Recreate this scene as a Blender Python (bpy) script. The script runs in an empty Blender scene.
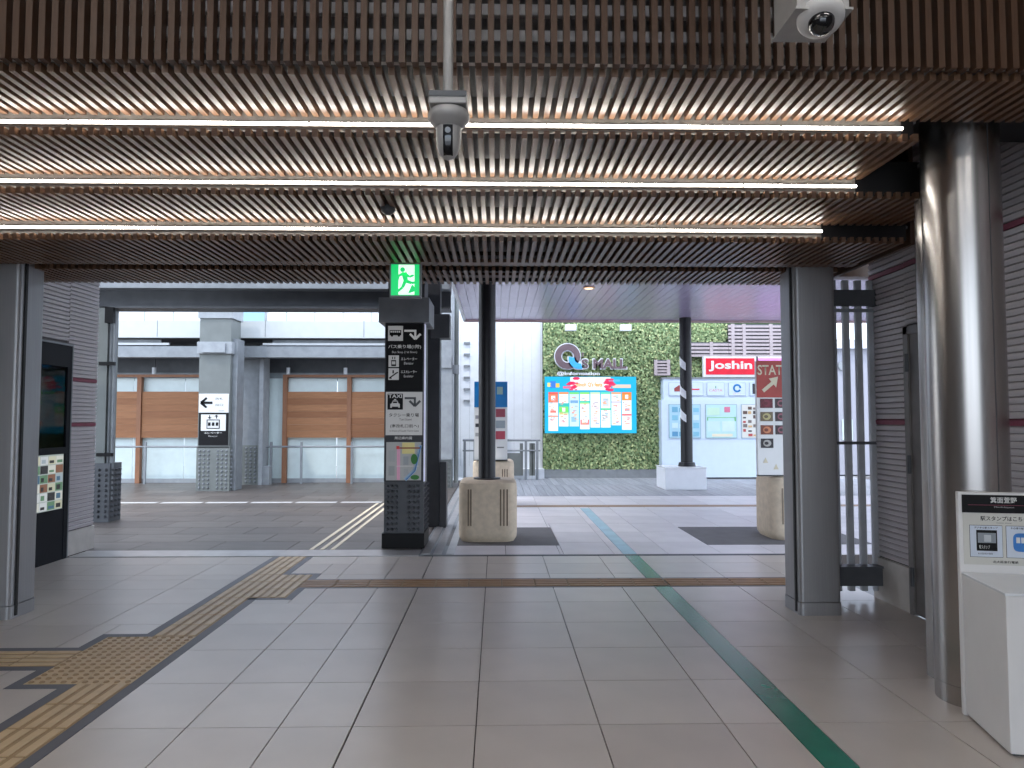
import bpy, bmesh, math, random
from mathutils import Vector, Matrix
random.seed(7)
S = bpy.context.scene
COL = S.collection

# ------------------------------------------------------------------ camera
F_PX, CAM_H = 730.0, 1.48
YAW, PITCH = math.radians(1.18), math.atan(36 / 730.0)
cam_d = bpy.data.cameras.new('camera'); cam = bpy.data.objects.new('camera', cam_d); COL.objects.link(cam)
cam_d.sensor_width = 36.0; cam_d.lens = F_PX / 1024 * 36.0; cam_d.clip_end = 500
cam.location = (0, 0, CAM_H); cam.rotation_euler = (math.pi / 2 + PITCH, 0, -YAW)
S.camera = cam

# ------------------------------------------------------------------ world, sun, exposure
W = bpy.data.worlds.new('sky'); S.world = W; W.use_nodes = True
wn = W.node_tree.nodes; wl = W.node_tree.links
bg = wn['Background']
sky = wn.new('ShaderNodeTexSky'); sky.sky_type = 'NISHITA'; sky.sun_disc = False
sky.sun_elevation = math.radians(52); sky.sun_rotation = math.radians(-62); sky.dust_density = 2.0; sky.air_density = 1.0
mixw = wn.new('ShaderNodeMix'); mixw.data_type = 'RGBA'; mixw.inputs[0].default_value = 0.6
wl.new(sky.outputs[0], mixw.inputs[6]); mixw.inputs[7].default_value = (6.9, 7.7, 8.9, 1)
wl.new(mixw.outputs[2], bg.inputs[0]); bg.inputs[1].default_value = 0.36
sun_d = bpy.data.lights.new('sun', 'SUN'); sun_d.energy = 1.0; sun_d.angle = math.radians(1.0); sun_d.color = (1, .95, .86)
sun = bpy.data.objects.new('sun', sun_d); COL.objects.link(sun)
sun.rotation_euler = Vector((.5, .85, -1.75)).to_track_quat('-Z', 'Y').to_euler()   # from behind the viewer's left shoulder
S.view_settings.view_transform = 'Standard'; S.view_settings.look = 'None'
S.view_settings.exposure = 0.5; S.view_settings.gamma = 1.0; S.view_settings.use_curve_mapping = False

# ------------------------------------------------------------------ helpers
def sr(r, g, b):
    def c(v):
        v /= 255.0
        return v / 12.92 if v <= .04045 else ((v + .055) / 1.055) ** 2.4
    return (c(r), c(g), c(b))

MATS = {}
def mat(name, col, rough=.5, metal=0.0, var=.12, scale=6.0, bump=0.0, spec=.5, stretch=None, emit=None, alpha=None):
    """procedural principled material: colour broken up by noise, optional fine relief"""
    if name in MATS: return MATS[name]
    m = bpy.data.materials.new(name); m.use_nodes = True; MATS[name] = m
    nt = m.node_tree; b = nt.nodes['Principled BSDF']
    b.inputs['Roughness'].default_value = rough; b.inputs['Metallic'].default_value = metal
    b.inputs['Specular IOR Level'].default_value = spec
    tc = nt.nodes.new('ShaderNodeTexCoord'); mp = nt.nodes.new('ShaderNodeMapping')
    nt.links.new(tc.outputs['Object'], mp.inputs[0])
    if stretch: mp.inputs['Scale'].default_value = stretch
    nz = nt.nodes.new('ShaderNodeTexNoise'); nz.inputs['Scale'].default_value = scale; nz.inputs['Detail'].default_value = 4
    nt.links.new(mp.outputs[0], nz.inputs['Vector'])
    rp = nt.nodes.new('ShaderNodeValToRGB')
    rp.color_ramp.elements[0].position = .3; rp.color_ramp.elements[1].position = .7
    rp.color_ramp.elements[0].color = tuple(c * (1 - var) for c in col) + (1,)
    rp.color_ramp.elements[1].color = tuple(min(1, c * (1 + var)) for c in col) + (1,)
    nt.links.new(nz.outputs[0], rp.inputs[0]); nt.links.new(rp.outputs[0], b.inputs['Base Color'])
    if bump:
        bp = nt.nodes.new('ShaderNodeBump'); bp.inputs['Strength'].default_value = bump; bp.inputs['Distance'].default_value = .004
        nt.links.new(nz.outputs[0], bp.inputs['Height']); nt.links.new(bp.outputs[0], b.inputs['Normal'])
    if emit is not None:
        b.inputs['Emission Color'].default_value = tuple(col) + (1,); b.inputs['Emission Strength'].default_value = emit
    return m

def island_mat(name, cols, rough=.6, spec=.3, lo=.78, hi=1.18, piece=False):
    """colour picked per loose piece (leaf) or per object (board)"""
    m = bpy.data.materials.new(name); m.use_nodes = True; MATS[name] = m
    nt = m.node_tree; b = nt.nodes['Principled BSDF']
    if piece: g = nt.nodes.new('ShaderNodeObjectInfo'); out = g.outputs['Random']
    else: g = nt.nodes.new('ShaderNodeNewGeometry'); out = g.outputs['Random Per Island']
    rp = nt.nodes.new('ShaderNodeValToRGB'); el = rp.color_ramp.elements
    while len(el) < len(cols): el.new(.5)
    for i, c in enumerate(cols): el[i].position = i / (len(cols) - 1); el[i].color = tuple(c) + (1,)
    nt.links.new(out, rp.inputs[0]); src = rp.outputs[0]
    if piece:
        tc = nt.nodes.new('ShaderNodeTexCoord'); mp = nt.nodes.new('ShaderNodeMapping'); mp.inputs['Scale'].default_value = piece
        nt.links.new(tc.outputs['Object'], mp.inputs[0])
        nz = nt.nodes.new('ShaderNodeTexNoise'); nz.inputs['Scale'].default_value = 1.0; nz.inputs['Detail'].default_value = 5
        nt.links.new(mp.outputs[0], nz.inputs['Vector'])
        hs = nt.nodes.new('ShaderNodeHueSaturation'); mr = nt.nodes.new('ShaderNodeMapRange')
        mr.inputs[1].default_value = .3; mr.inputs[2].default_value = .7; mr.inputs[3].default_value = lo; mr.inputs[4].default_value = hi
        nt.links.new(nz.outputs[0], mr.inputs[0]); nt.links.new(mr.outputs[0], hs.inputs['Value'])
        nt.links.new(src, hs.inputs['Color']); src = hs.outputs[0]
    nt.links.new(src, b.inputs['Base Color'])
    b.inputs['Roughness'].default_value = rough; b.inputs['Specular IOR Level'].default_value = spec
    return m

def glass_mat(name, tint, rough=.05, mixv=.8):
    m = bpy.data.materials.new(name); m.use_nodes = True; MATS[name] = m
    nt = m.node_tree; nt.nodes.remove(nt.nodes['Principled BSDF']); o = nt.nodes['Material Output']
    t = nt.nodes.new('ShaderNodeBsdfTransparent'); t.inputs[0].default_value = tint + (1,)
    g = nt.nodes.new('ShaderNodeBsdfGlossy'); g.inputs['Roughness'].default_value = rough
    fr = nt.nodes.new('ShaderNodeFresnel'); fr.inputs[0].default_value = 1.18
    mx = nt.nodes.new('ShaderNodeMixShader')
    nt.links.new(fr.outputs[0], mx.inputs[0]); nt.links.new(t.outputs[0], mx.inputs[1]); nt.links.new(g.outputs[0], mx.inputs[2])
    nt.links.new(mx.outputs[0], o.inputs[0]); return m

class B:
    """collects shapes into one mesh"""
    def __init__(s): s.bm = bmesh.new()
    def box(s, x0, x1, y0, y1, z0, z1, bev=0):
        r = bmesh.ops.create_cube(s.bm, size=1)
        for v in r['verts']:
            v.co = ((x0 + x1) / 2 + v.co.x * (x1 - x0), (y0 + y1) / 2 + v.co.y * (y1 - y0), (z0 + z1) / 2 + v.co.z * (z1 - z0))
        if bev:
            es = list({e for v in r['verts'] for e in v.link_edges})
            bmesh.ops.bevel(s.bm, geom=es, offset=bev, segments=2, affect='EDGES', profile=.5)
        return s
    def cyl(s, p0, p1, r0, r1=None, n=20, caps=True):
        r1 = r0 if r1 is None else r1
        p0, p1 = Vector(p0), Vector(p1); d = p1 - p0
        q = d.to_track_quat('Z', 'Y').to_matrix().to_4x4()
        bmesh.ops.create_cone(s.bm, cap_ends=caps, segments=n, radius1=r0, radius2=r1, depth=d.length,
                              matrix=Matrix.Translation((p0 + p1) / 2) @ q)
        return s
    def sphere(s, c, r, sz=1.0, n=20):
        bmesh.ops.create_uvsphere(s.bm, u_segments=n, v_segments=n // 2, radius=r,
                                  matrix=Matrix.Translation(c) @ Matrix.Diagonal((1, 1, sz, 1)))
        return s
    def prism(s, pts, y0, y1):
        """polygon in XZ extruded along Y"""
        a = [s.bm.verts.new((p[0], y0, p[1])) for p in pts]; b = [s.bm.verts.new((p[0], y1, p[1])) for p in pts]
        s.bm.faces.new(a); s.bm.faces.new(b[::-1])
        for i in range(len(pts)):
            j = (i + 1) % len(pts); s.bm.faces.new((a[j], a[i], b[i], b[j]))
        return s
    def prismz(s, pts, z0, z1):
        a = [s.bm.verts.new((p[0], p[1], z0)) for p in pts]; b = [s.bm.verts.new((p[0], p[1], z1)) for p in pts]
        s.bm.faces.new(a[::-1]); s.bm.faces.new(b)
        for i in range(len(pts)):
            j = (i + 1) % len(pts); s.bm.faces.new((a[i], a[j], b[j], b[i]))
        return s
    def lathe(s, prof, c, n=28):
        rings = []
        for r, z in prof:
            rings.append([s.bm.verts.new((c[0] + r * math.cos(2 * math.pi * k / n), c[1] + r * math.sin(2 * math.pi * k / n), c[2] + z)) for k in range(n)])
        for a, b in zip(rings, rings[1:]):
            for k in range(n): s.bm.faces.new((a[k], a[(k + 1) % n], b[(k + 1) % n], b[k]))
        s.bm.faces.new(rings[0][::-1]); s.bm.faces.new(rings[-1]); return s
    def mesh(s, name, m, off=(0, 0, 0), smooth=False):
        bmesh.ops.recalc_face_normals(s.bm, faces=s.bm.faces)
        me = bpy.data.meshes.new(name); bmesh.ops.translate(s.bm, verts=s.bm.verts, vec=[-c for c in off])
        s.bm.to_mesh(me); s.bm.free(); me.materials.append(m)
        if smooth:
            for p in me.polygons: p.use_smooth = True
            me.set_sharp_from_angle(angle=math.radians(40))
        return me

def wloc(o):
    v = Vector((0, 0, 0))
    while o: v = v + o.location; o = o.parent
    return v

def tag(o, label=None, cat=None, group=None, kind=None):
    if label: o['label'] = label
    if cat: o['category'] = cat
    if group: o['group'] = group
    if kind: o['kind'] = kind
    return o

def thing(name, loc, label, cat, group=None, rz=0):
    o = bpy.data.objects.new(name, None); o.empty_display_size = .1; COL.objects.link(o)
    o.location = loc; o.rotation_euler = (0, 0, rz); return tag(o, label, cat, group)

def part(name, b, m, parent=None, local=False, smooth=False, label=None):
    """one mesh object; shapes given in world coordinates unless local"""
    off = (0, 0, 0) if (local or parent is None) else tuple(wloc(parent))
    o = bpy.data.objects.new(name, b.mesh(name, m, off, smooth)); COL.objects.link(o); o.parent = parent
    if label: o['label'] = label
    return o

def inst(name, me, parent, loc, scale=None, rot=None):
    o = bpy.data.objects.new(name, me); COL.objects.link(o); o.parent = parent
    o.location = Vector(loc) - (wloc(parent) if parent else Vector())
    if scale: o.scale = scale
    if rot: o.rotation_euler = rot
    return o

def solo(name, b, m, label, cat, group=None, origin=(0, 0, 0), smooth=False):
    o = bpy.data.objects.new(name, b.mesh(name, m, origin, smooth)); COL.objects.link(o); o.location = origin
    return tag(o, label, cat, group)

def struct(name, b, m, smooth=False, label=None, cat=None):
    o = bpy.data.objects.new(name, b.mesh(name, m, (0, 0, 0), smooth)); COL.objects.link(o)
    return tag(o, label, cat, None, 'structure')

def bx(*a, bev=0): return B().box(*a, bev=bev)

_tc = {}
def text_mesh(s, m, bold=0.0, ext=.0):
    k = (s, m.name, bold, ext)
    if k in _tc: return _tc[k]
    cu = bpy.data.curves.new('lettering', 'FONT'); cu.body = s; cu.size = 1; cu.offset = bold; cu.resolution_u = 3
    cu.extrude = ext
    o = bpy.data.objects.new('lettering', cu); COL.objects.link(o)
    dg = bpy.context.evaluated_depsgraph_get(); dg.update()
    me = bpy.data.meshes.new_from_object(o.evaluated_get(dg)); bpy.data.objects.remove(o)
    xs = [v.co.x for v in me.vertices]; ys = [v.co.y for v in me.vertices]
    if not xs: xs = [0, 1]; ys = [0, 1]
    x0, x1, y0, y1 = min(xs), max(xs), min(ys), max(ys)
    for v in me.vertices: v.co = ((v.co.x - x0) / (x1 - x0) - .5, -v.co.z, (v.co.y - y0) / (y1 - y0) - .5)
    me.materials.clear(); me.materials.append(m); _tc[k] = me; return me

def text(s, m, parent, x0, x1, z0, z1, y, bold=0.0, local=False, name='lettering', ext=0.0):
    """lettering that fills the rectangle x0..x1, z0..z1 on a face looking to -Y"""
    me = text_mesh(s, m, bold, ext)
    o = bpy.data.objects.new(name, me); COL.objects.link(o); o.parent = parent
    loc = Vector(((x0 + x1) / 2, y, (z0 + z1) / 2))
    o.location = loc if local or not parent else loc - wloc(parent)
    o.scale = (x1 - x0, 1, z1 - z0); return o

# ------------------------------------------------------------------ materials
M = MATS
mat('grout', sr(88, 80, 76), .8)
island_mat('floor_tile', [sr(182, 172, 164), sr(198, 189, 181), sr(188, 179, 171), sr(193, 183, 175)], .31, .85, .93, 1.05, piece=(2.5, 2.5, 2.5))
mat('tactile_groove', sr(162, 135, 100), .6)
mat('tactile_yellow', sr(198, 172, 134), .5, var=.08, scale=9)
mat('tactile_brown', sr(150, 112, 74), .45, var=.1, scale=9)
mat('dark_border', sr(92, 92, 98), .55, var=.08)
mat('green_line', sr(0, 112, 88), .26, var=.1, scale=4, spec=.9)
mat('pale_blue_line', sr(158, 198, 212), .4, var=.1, scale=4)
mat('slat_wood', sr(108, 79, 58), .37, var=.16, scale=3.0, stretch=(40, 2, 40), spec=.75)
mat('slat_dark', sr(82, 58, 42), .45, var=.16, scale=3.0, stretch=(40, 40, 2), spec=.4)
mat('ceiling_back', sr(112, 112, 114), .7)
mat('rail_grey', sr(226, 222, 222), .5)
mat('riser_metal', sr(124, 119, 113), .5)
mat('black_metal', sr(30, 29, 30), .45, .2)
mat('led', (1.0, .965, .91), emit=23.0)
mat('pillar_steel', sr(160, 160, 162), .42, .6, var=.06, scale=2, stretch=(60, 60, 1))
mat('pillar_groove', sr(25, 25, 26), .6)
mat('stainless', sr(178, 174, 171), .27, 1.0, var=.04, scale=2, stretch=(90, 90, .5))
mat('siding', sr(198, 192, 195), .42, .1, var=.08, scale=3, stretch=(1, 1, 20))
mat('siding_red', sr(136, 62, 82), .45, .2)
mat('wall_core', sr(96, 92, 92), .7)
mat('plinth', sr(196, 190, 184), .6)
mat('door_grey', sr(128, 124, 122), .45, .3)
mat('steel_dark', sr(84, 86, 90), .5, .3)
mat('steel_mid', sr(138, 142, 146), .5, .3)
mat('steel_light', sr(154, 158, 162), .55, .15, bump=.1)
mat('galvanised', sr(116, 120, 118), .5, .2, var=.08, scale=4)
mat('charcoal', sr(56, 57, 62), .5, .2)
mat('white_paint', sr(228, 231, 236), .5, var=.03)
mat('white_gloss', sr(226, 228, 230), .25, var=.02)
mat('pale_glass', sr(212, 226, 226), .2, var=.04)
island_mat('cedar_board', [sr(156, 108, 76), sr(170, 121, 86), sr(147, 100, 70), sr(162, 114, 80)], .6, .3, .82, 1.14, piece=(3, 6, 40))
mat('cedar_frame', sr(148, 102, 74), .6, var=.15, scale=4, stretch=(20, 20, 2))
island_mat('dark_paver', [sr(90, 84, 80), sr(102, 96, 91), sr(84, 78, 75), sr(96, 90, 86)], .42, .3, piece=(2, 8, 2))
island_mat('pale_paver', [sr(214, 209, 212), sr(224, 219, 221), sr(206, 201, 204)], .42, .5, .9, 1.06, piece=(2, 2, 2))
island_mat('deck_plank', [sr(150, 152, 158), sr(168, 170, 175), sr(160, 160, 166)], .6, .3, piece=(12, 1, 3))
mat('dark_mat', sr(104, 102, 104), .7, var=.1)
mat('concrete', sr(210, 193, 170), .85, var=.1, scale=14, bump=.25)
mat('groove_shadow', sr(120, 106, 90), .9)
mat('black_pole', sr(36, 36, 40), .4, .3)
mat('soffit', sr(164, 150, 176), .25, var=.05, spec=.8)
mat('soffit_joint', sr(70, 62, 66), .7)
mat('louvre_grey', sr(176, 164, 166), .6)
mat('pink_fascia', sr(196, 168, 168), .6)
island_mat('leaf', [sr(92, 118, 80), sr(140, 164, 112), sr(172, 190, 138), sr(116, 142, 102), sr(196, 202, 146), sr(146, 168, 122)], .5, .3)
mat('moss_back', sr(70, 88, 58), .9)
mat('sign_black', sr(20, 20, 22), .5, spec=.2)
mat('sign_white', sr(222, 222, 220), .4, var=.02)
mat('sign_grey', sr(186, 186, 186), .4, var=.02)
mat('exit_green', sr(20, 205, 110), .4, var=.01, emit=.62)
mat('exit_white', sr(235, 250, 242), .4, var=.01, emit=.62)
mat('panel_white', sr(200, 200, 200), .45, var=.02, emit=.22)
mat('panel_grey', sr(186, 186, 186), .45, var=.02, emit=.2)
mat('light_edge', sr(205, 205, 230), .4, emit=.25)
mat('camera_grey', sr(158, 156, 154), .4, .1)
mat('camera_white', sr(206, 204, 202), .4)
mat('bubble', sr(12, 12, 14), .06, spec=.8)
mat('navy', sr(20, 22, 29), .55, spec=.15)
mat('stand_white', sr(224, 222, 220), .35, var=.02)
mat('stand_cream', sr(206, 204, 196), .5, var=.02)
mat('blue_sign', sr(0, 112, 178), .4)
mat('red_sign', sr(226, 20, 52), .4)
mat('rust_sign', sr(160, 54, 44), .5)
mat('pink_sign', sr(240, 150, 226), .5)
mat('logo_grey', sr(112, 94, 100), .4)
mat('logo_blue', sr(70, 176, 240), .4)
mat('stamp_blue', sr(60, 124, 196), .4)
mat('threshold_metal', sr(190, 188, 188), .3, .6)
def flat(name, c): return mat(name, sr(*c), .5, var=.03)
def lit(name, c, e=1.0):
    if name in MATS: return MATS[name]
    m = mat(name, tuple(v * .12 for v in sr(*c)), .4, var=.01, emit=e)
    m.node_tree.nodes['Principled BSDF'].inputs['Emission Color'].default_value = sr(*c) + (1,)
    return m
glass_mat('cabinet_glass', (.93, .95, .97), .03)

# ------------------------------------------------------------------ floor of the hall
floor = struct('floor', bx(-4.69, 3.18, -6, 8.04, -.12, -.012), M['grout'])
tile_cache = {}
def tile_mesh(w, d, m, t=.02):
    k = (round(w, 3), round(d, 3), m.name)
    if k not in tile_cache:
        b = B(); bev = .003
        b.box(-w / 2, w / 2, -d / 2, d / 2, -t, 0)
        tile_cache[k] = b.mesh('tile', m)
    return tile_cache[k]
def cut(rects, c):
    out = []
    for (x0, x1, y0, y1) in rects:
        cx0, cx1, cy0, cy1 = c
        if cx1 <= x0 or cx0 >= x1 or cy1 <= y0 or cy0 >= y1: out.append((x0, x1, y0, y1)); continue
        a0, a1 = max(x0, cx0), min(x1, cx1)
        if x0 < a0: out.append((x0, a0, y0, y1))
        if a1 < x1: out.append((a1, x1, y0, y1))
        if y0 < cy0: out.append((a0, a1, y0, cy0))
        if cy1 < y1: out.append((a0, a1, cy1, y1))
    return out
xs = [-4.69, -4.05, -3.45, -2.87, -2.42, -1.99, -1.495, -1.05, -.70, -.10, .50, 1.11, 1.40, 1.55, 2.15, 2.75, 3.18]
ys = [.62, 1.22, 1.82, 2.42, 3.02, 3.62, 4.22, 4.82, 5.42, 6.02, 6.54, 6.91, 7.12, 7.62, 8.03]
BW = .065
yel = [(-2.355, -2.055, .62, 4.22), (-2.655, -2.055, 4.22, 5.12), (-2.355, -2.055, 5.12, 6.20), (-2.355, -1.755, 6.20, 7.10),
       (-2.355, -2.055, 7.10, 8.03), (-4.62, -2.655, 4.52, 4.82)]
carve = [(a - BW, b + BW, c - (BW if c > 1 else 0), min(8.03, d + BW)) for a, b, c, d in yel]
carve[5] = (-4.62, -2.655, 4.52 - BW, 4.82 + BW)
carve += [(-1.755, 2.75, 6.54, 6.91), (1.40, 1.55, .62, 8.03)]
for i in range(len(xs) - 1):
    for j in range(len(ys) - 1):
        rs = [(xs[i], xs[i + 1], ys[j], ys[j + 1])]
        for c in carve: rs = cut(rs, c)
        for (x0, x1, y0, y1) in rs:
            w, d = x1 - x0, y1 - y0
            if w < .02 or d < .02: continue
            gx = .006 if abs(x0 + .70) > .01 else .010
            inst('tile', tile_mesh(w - gx, d - .006, M['floor_tile']), floor, ((x0 + x1) / 2 + (gx - .006) / 2, (y0 + y1) / 2, 0))
# tactile tiles: raised bars / raised dots
def bar_tile(m):
    b = bx(-.148, .148, -.148, .148, -.02, .001)
    for k in range(4):
        x = -.1125 + k * .075; b.box(x - .024, x + .024, -.143, .143, .001, .006, bev=.002)
    me = b.mesh('tactile_tile', m); me.materials.append(M['tactile_groove'])
    for p in me.polygons:
        if p.center.z < .0015: p.material_index = 1
    return me
def dot_tile(m):
    b = bx(-.148, .148, -.148, .148, -.02, .001)
    for i in range(5):
        for j in range(5): b.cyl((-.12 + .06 * i, -.12 + .06 * j, .001), (-.12 + .06 * i, -.12 + .06 * j, .007), .017, .012, n=8)
    me = b.mesh('tactile_tile', m); me.materials.append(M['tactile_groove'])
    for p in me.polygons:
        if p.center.z > .0015: p.material_index = 1
    return me
BAR, DOT = bar_tile(M['tactile_yellow']), dot_tile(M['tactile_yellow'])
for k, (x0, x1, y0, y1) in enumerate(yel):
    nx, ny = max(1, round((x1 - x0) / .3)), max(1, round((y1 - y0) / .3))
    sx, sy = (x1 - x0) / nx, (y1 - y0) / ny
    for i in range(nx):
        for j in range(ny):
            o = inst('tactile_tile', DOT if k == 1 else BAR, floor, (x0 + (i + .5) * sx, y0 + (j + .5) * sy, 0), (sx / .3, sy / .3, 1))
            if k == 5: o.rotation_euler.z = math.pi / 2; o.scale = (sy / .3, sx / .3, 1)
def strip(x0, x1, y0, y1, m=None, name='border_strip'):
    inst(name, tile_mesh(x1 - x0, y1 - y0, m or M['dark_border']), floor, ((x0 + x1) / 2, (y0 + y1) / 2, .001))
w = BW
for a in [(-2.42, -2.355, .62, 4.155), (-2.055, -1.99, .62, 6.20), (-2.72, -2.355, 4.155, 4.22), (-2.72, -2.655, 4.22, 4.455), (-4.62, -2.655, 4.455, 4.52),
          (-4.62, -2.655, 4.82, 4.885), (-2.72, -2.655, 4.885, 5.12), (-2.72, -2.355, 5.12, 5.185), (-2.42, -2.355, 5.185, 8.03), (-2.055, -1.69, 6.135, 6.20),
          (-1.755, -1.69, 6.20, 6.54), (-1.755, -1.69, 6.91, 7.10), (-2.055, -1.69, 7.10, 7.165), (-2.055, -1.99, 7.165, 8.03),
          (-1.755, 2.75, 6.54, 6.575), (-1.755, 2.75, 6.875, 6.91)]: strip(*a)
BARB = bar_tile(M['tactile_brown'])
x = -1.755
while x < 2.7:
    inst('tactile_tile', BARB, floor, (x + .15, 6.725, 0), rot=(0, 0, math.pi / 2)); x += .3
y = .62
while y < 8.0:
    if not (6.4 < y < 6.5): strip(1.402, 1.548, y, min(y + .598, 8.03), M['green_line'], 'guide_line')
    y += .6
strip(1.402, 1.58, 6.58, 6.87, M['sign_white'], 'crossing_tile')

# threshold
struct('trim_1', bx(-4.62, -.86, 8.05, 8.42, -.02, .006), M['threshold_metal'])
struct('trim_2', bx(-.80, 3.6, 8.04, 8.10, -.02, .004), M['steel_dark'])

# ------------------------------------------------------------------ slatted ceiling, stepped
PITCH_X = .0557; XL, XR = -4.55, 2.75
Yr = [3.15, 3.66, 4.23, 4.80]; Zb = [3.02, 2.905, 2.785, 2.66]
slx = []
x = -4.54
while x < 3.16: slx.append(x); x += PITCH_X
SW, SH = .028, .040
def slat_bay(y0, y1, z, xr=XR):
    c = struct('ceiling', bx(XL, xr + .02, y0 + .04, y1 - .005, z + .11, z + .13), M['ceiling_back'])
    me = bx(-SW / 2, SW / 2, 0, y1 - y0, 0, SH).mesh('slat', M['slat_wood'])
    for x in slx:
        if x < xr: inst('slat', me, c, (x, y0, z))
    return c
bays = [slat_bay(Yr[0] + .05, Yr[1], Zb[0], 3.16), slat_bay(Yr[1] - .03, Yr[2], Zb[1], 2.15), slat_bay(Yr[2] - .03, Yr[3], Zb[2]),
        slat_bay(Yr[3] - .03, 5.55, Zb[3]), slat_bay(5.72, 6.31, Zb[3])]
part('cross_bar', bx(XL, XR, 5.44, 5.55, Zb[3] + .004, Zb[3] + .03), M['slat_wood'], bays[3])
part('cross_bar', bx(XL, XR, 5.95, 6.0, Zb[3] + SH, Zb[3] + SH + .04), M['black_metal'], bays[4])
part('cross_bar', bx(XL, XR, 6.22, 6.27, Zb[3] + .012, Zb[3] + SH), M['black_metal'], bays[4])
LED_END = (2.085, 2.125, 2.175)
for k in range(3):     # riser plates that carry the light lines
    zt, zl = Zb[k], Zb[k + 1]
    part('riser_plate', bx(XL, LED_END[k], Yr[k + 1], Yr[k + 1] + .01, zl + .037, zt + .11), M['riser_metal'], bays[k])
    part('riser_plate', bx(LED_END[k], 2.15 if k == 0 else XR, Yr[k + 1], Yr[k + 1] + .01, zl + .024, zt + .11), M['black_metal'], bays[k])  # end past the light line, its unlit darkness painted as black metal
    lt = thing('light_line', (-1.2, Yr[k + 1], zt - .05),
               ['long white light line in the slatted ceiling, highest of the three', 'long white light line in the slatted ceiling, middle one of the three',
                'long white light line in the slatted ceiling, lowest and farthest of the three'][k], 'ceiling light', 'light lines in the slatted ceiling')
    part('housing', bx(XL, LED_END[k], Yr[k + 1] - .018, Yr[k + 1], zt - .056, zt - .034), M['riser_metal'], lt)
    xx = XL; n = 0
    while xx < LED_END[k] - .01:
        x2 = min(xx + 1.2, LED_END[k])
        part('led_tube', bx(xx + .004, x2 - .004, Yr[k + 1] - .030, Yr[k + 1] - .018, zt - .0505, zt - .0395, bev=.003), M['led'], lt); xx = x2
part('column_recess', bx(2.15, 3.18, 3.66, 4.23, 3.14, 3.16), M['black_metal'], bays[0])
# front fascia of upright slats with rails behind
fas = struct('ceiling', bx(XL, XR + .8, 3.62, 3.66, 3.2, 4.2), M['wall_core'])
fme = bx(-SW / 2, SW / 2, 0, .05, 0, 1.15).mesh('slat', M['slat_dark'])
x = -4.54
while x < XR + .8: inst('slat', fme, fas, (x, 3.13, 3.045)); x += PITCH_X
z = 3.234
while z < 4.15:
    part('rail', bx(XL, XR + .8, 3.30, 3.33, z, z + 0.052), M['rail_grey'], fas); z += 0.124
part('rail', bx(XL, XR + .8, 3.30, 3.33, 3.129, 3.144), M['rail_grey'], fas)
# upper hall ceiling behind the viewer, roof plates that close the top
struct('ceiling', bx(-4.8, 3.6, -6, 3.14, 4.2, 4.3), M['white_paint'])
struct('ceiling', bx(-4.8, 3.6, 3.1, 6.4, 4.3, 4.4), M['steel_mid'])
struct('trim_3', bx(-4.62, -.8, 6.36, 6.5, 2.75, 4.3), M['steel_dark'])
struct('trim_4', bx(-.8, 3.6, 6.36, 6.5, 2.75, 4.3), M['slat_dark'])
struct('trim_5', bx(XR + .03, XR + .06, 4.80, 6.4, 2.66, 4.3), M['slat_dark'])
for i_, (lx, ly) in enumerate([(-2.6, -.6), (-.4, -.6), (1.8, -.6), (-2.6, 1.2), (-.4, 1.2), (1.8, 1.2)]):  # unseen lamps added behind the viewer to brighten the floor
    l = thing('added_fill_lamp', (lx, ly, 4.2), '%s added fill lamp in the %s row on the high hall ceiling' % (('left', 'middle', 'right')[i_ % 3], ('back', 'front')[i_ // 3]), 'ceiling light', 'added unseen fill lamps behind the viewer')
    part('housing', bx(lx - .6, lx + .6, ly - .06, ly + .06, 4.15, 4.2), M['white_paint'], l)
    part('diffuser', bx(lx - .58, lx + .58, ly - .05, ly + .05, 4.13, 4.15), mat('fill_lamp_diffuser', (1, .96, .9), emit=21), l)

# ------------------------------------------------------------------ side walls of ribbed siding
def siding_wall(name, X, side, spans, zt, reds, y_lo, y_hi):
    w_ = struct(name, bx(min(X, X + side * .15), max(X, X + side * .15), y_lo, y_hi, 0, zt), M['wall_core'])
    p = .0455; sgn = -side
    for (y0, y1, z0, z1) in spans:
        L = y1 - y0
        b = B(); a = [(0, 0), (sgn * .012, .003), (sgn * .020, .034), (sgn * .004, .043)]
        v0 = [b.bm.verts.new((q[0], 0, q[1])) for q in a]; v1 = [b.bm.verts.new((q[0], L, q[1])) for q in a]
        b.bm.faces.new(v0); b.bm.faces.new(v1[::-1])
        for i in range(4): b.bm.faces.new((v0[i], v1[i], v1[(i + 1) % 4], v0[(i + 1) % 4]))
        me = b.mesh('siding_board', M['siding']); mr = me.copy(); mr.materials[0] = M['siding_red']
        z = z0
        while z < z1 - .03:
            red = any(abs(z - r) < p / 2 for r in reds)
            inst('siding_board', mr if red else me, w_, (X, y0, z)); z += p
    return w_
wr = siding_wall('wall_right', 3.20, 1, [(2.0, 4.66, .35, 4.2), (5.60, 6.15, .35, 4.2), (4.66, 5.60, 2.22, 4.2)], 4.25, [1.46, 2.68], -6, 6.15)
part('plinth_panel', bx(3.17, 3.20, 5.60, 6.15, 0, .34), M['plinth'], wr)
part('plinth_panel', bx(3.17, 3.20, 2.0, 4.66, 0, .34), M['plinth'], wr)
d1 = struct('door_1', bx(3.175, 3.20, 4.72, 5.54, .02, 2.14), M['door_grey'])
part('door_frame', B().box(3.16, 3.20, 5.54, 5.60, 0, 2.2).box(3.16, 3.20, 4.66, 4.72, 0, 2.2).box(3.16, 3.20, 4.66, 5.6, 2.14, 2.2), M['door_grey'], d1)
for z in (.22, 1.07, 1.85): part('hinge', B().cyl((3.155, 5.545, z), (3.155, 5.545, z + .14), .014, n=10), M['steel_dark'], d1)
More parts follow.
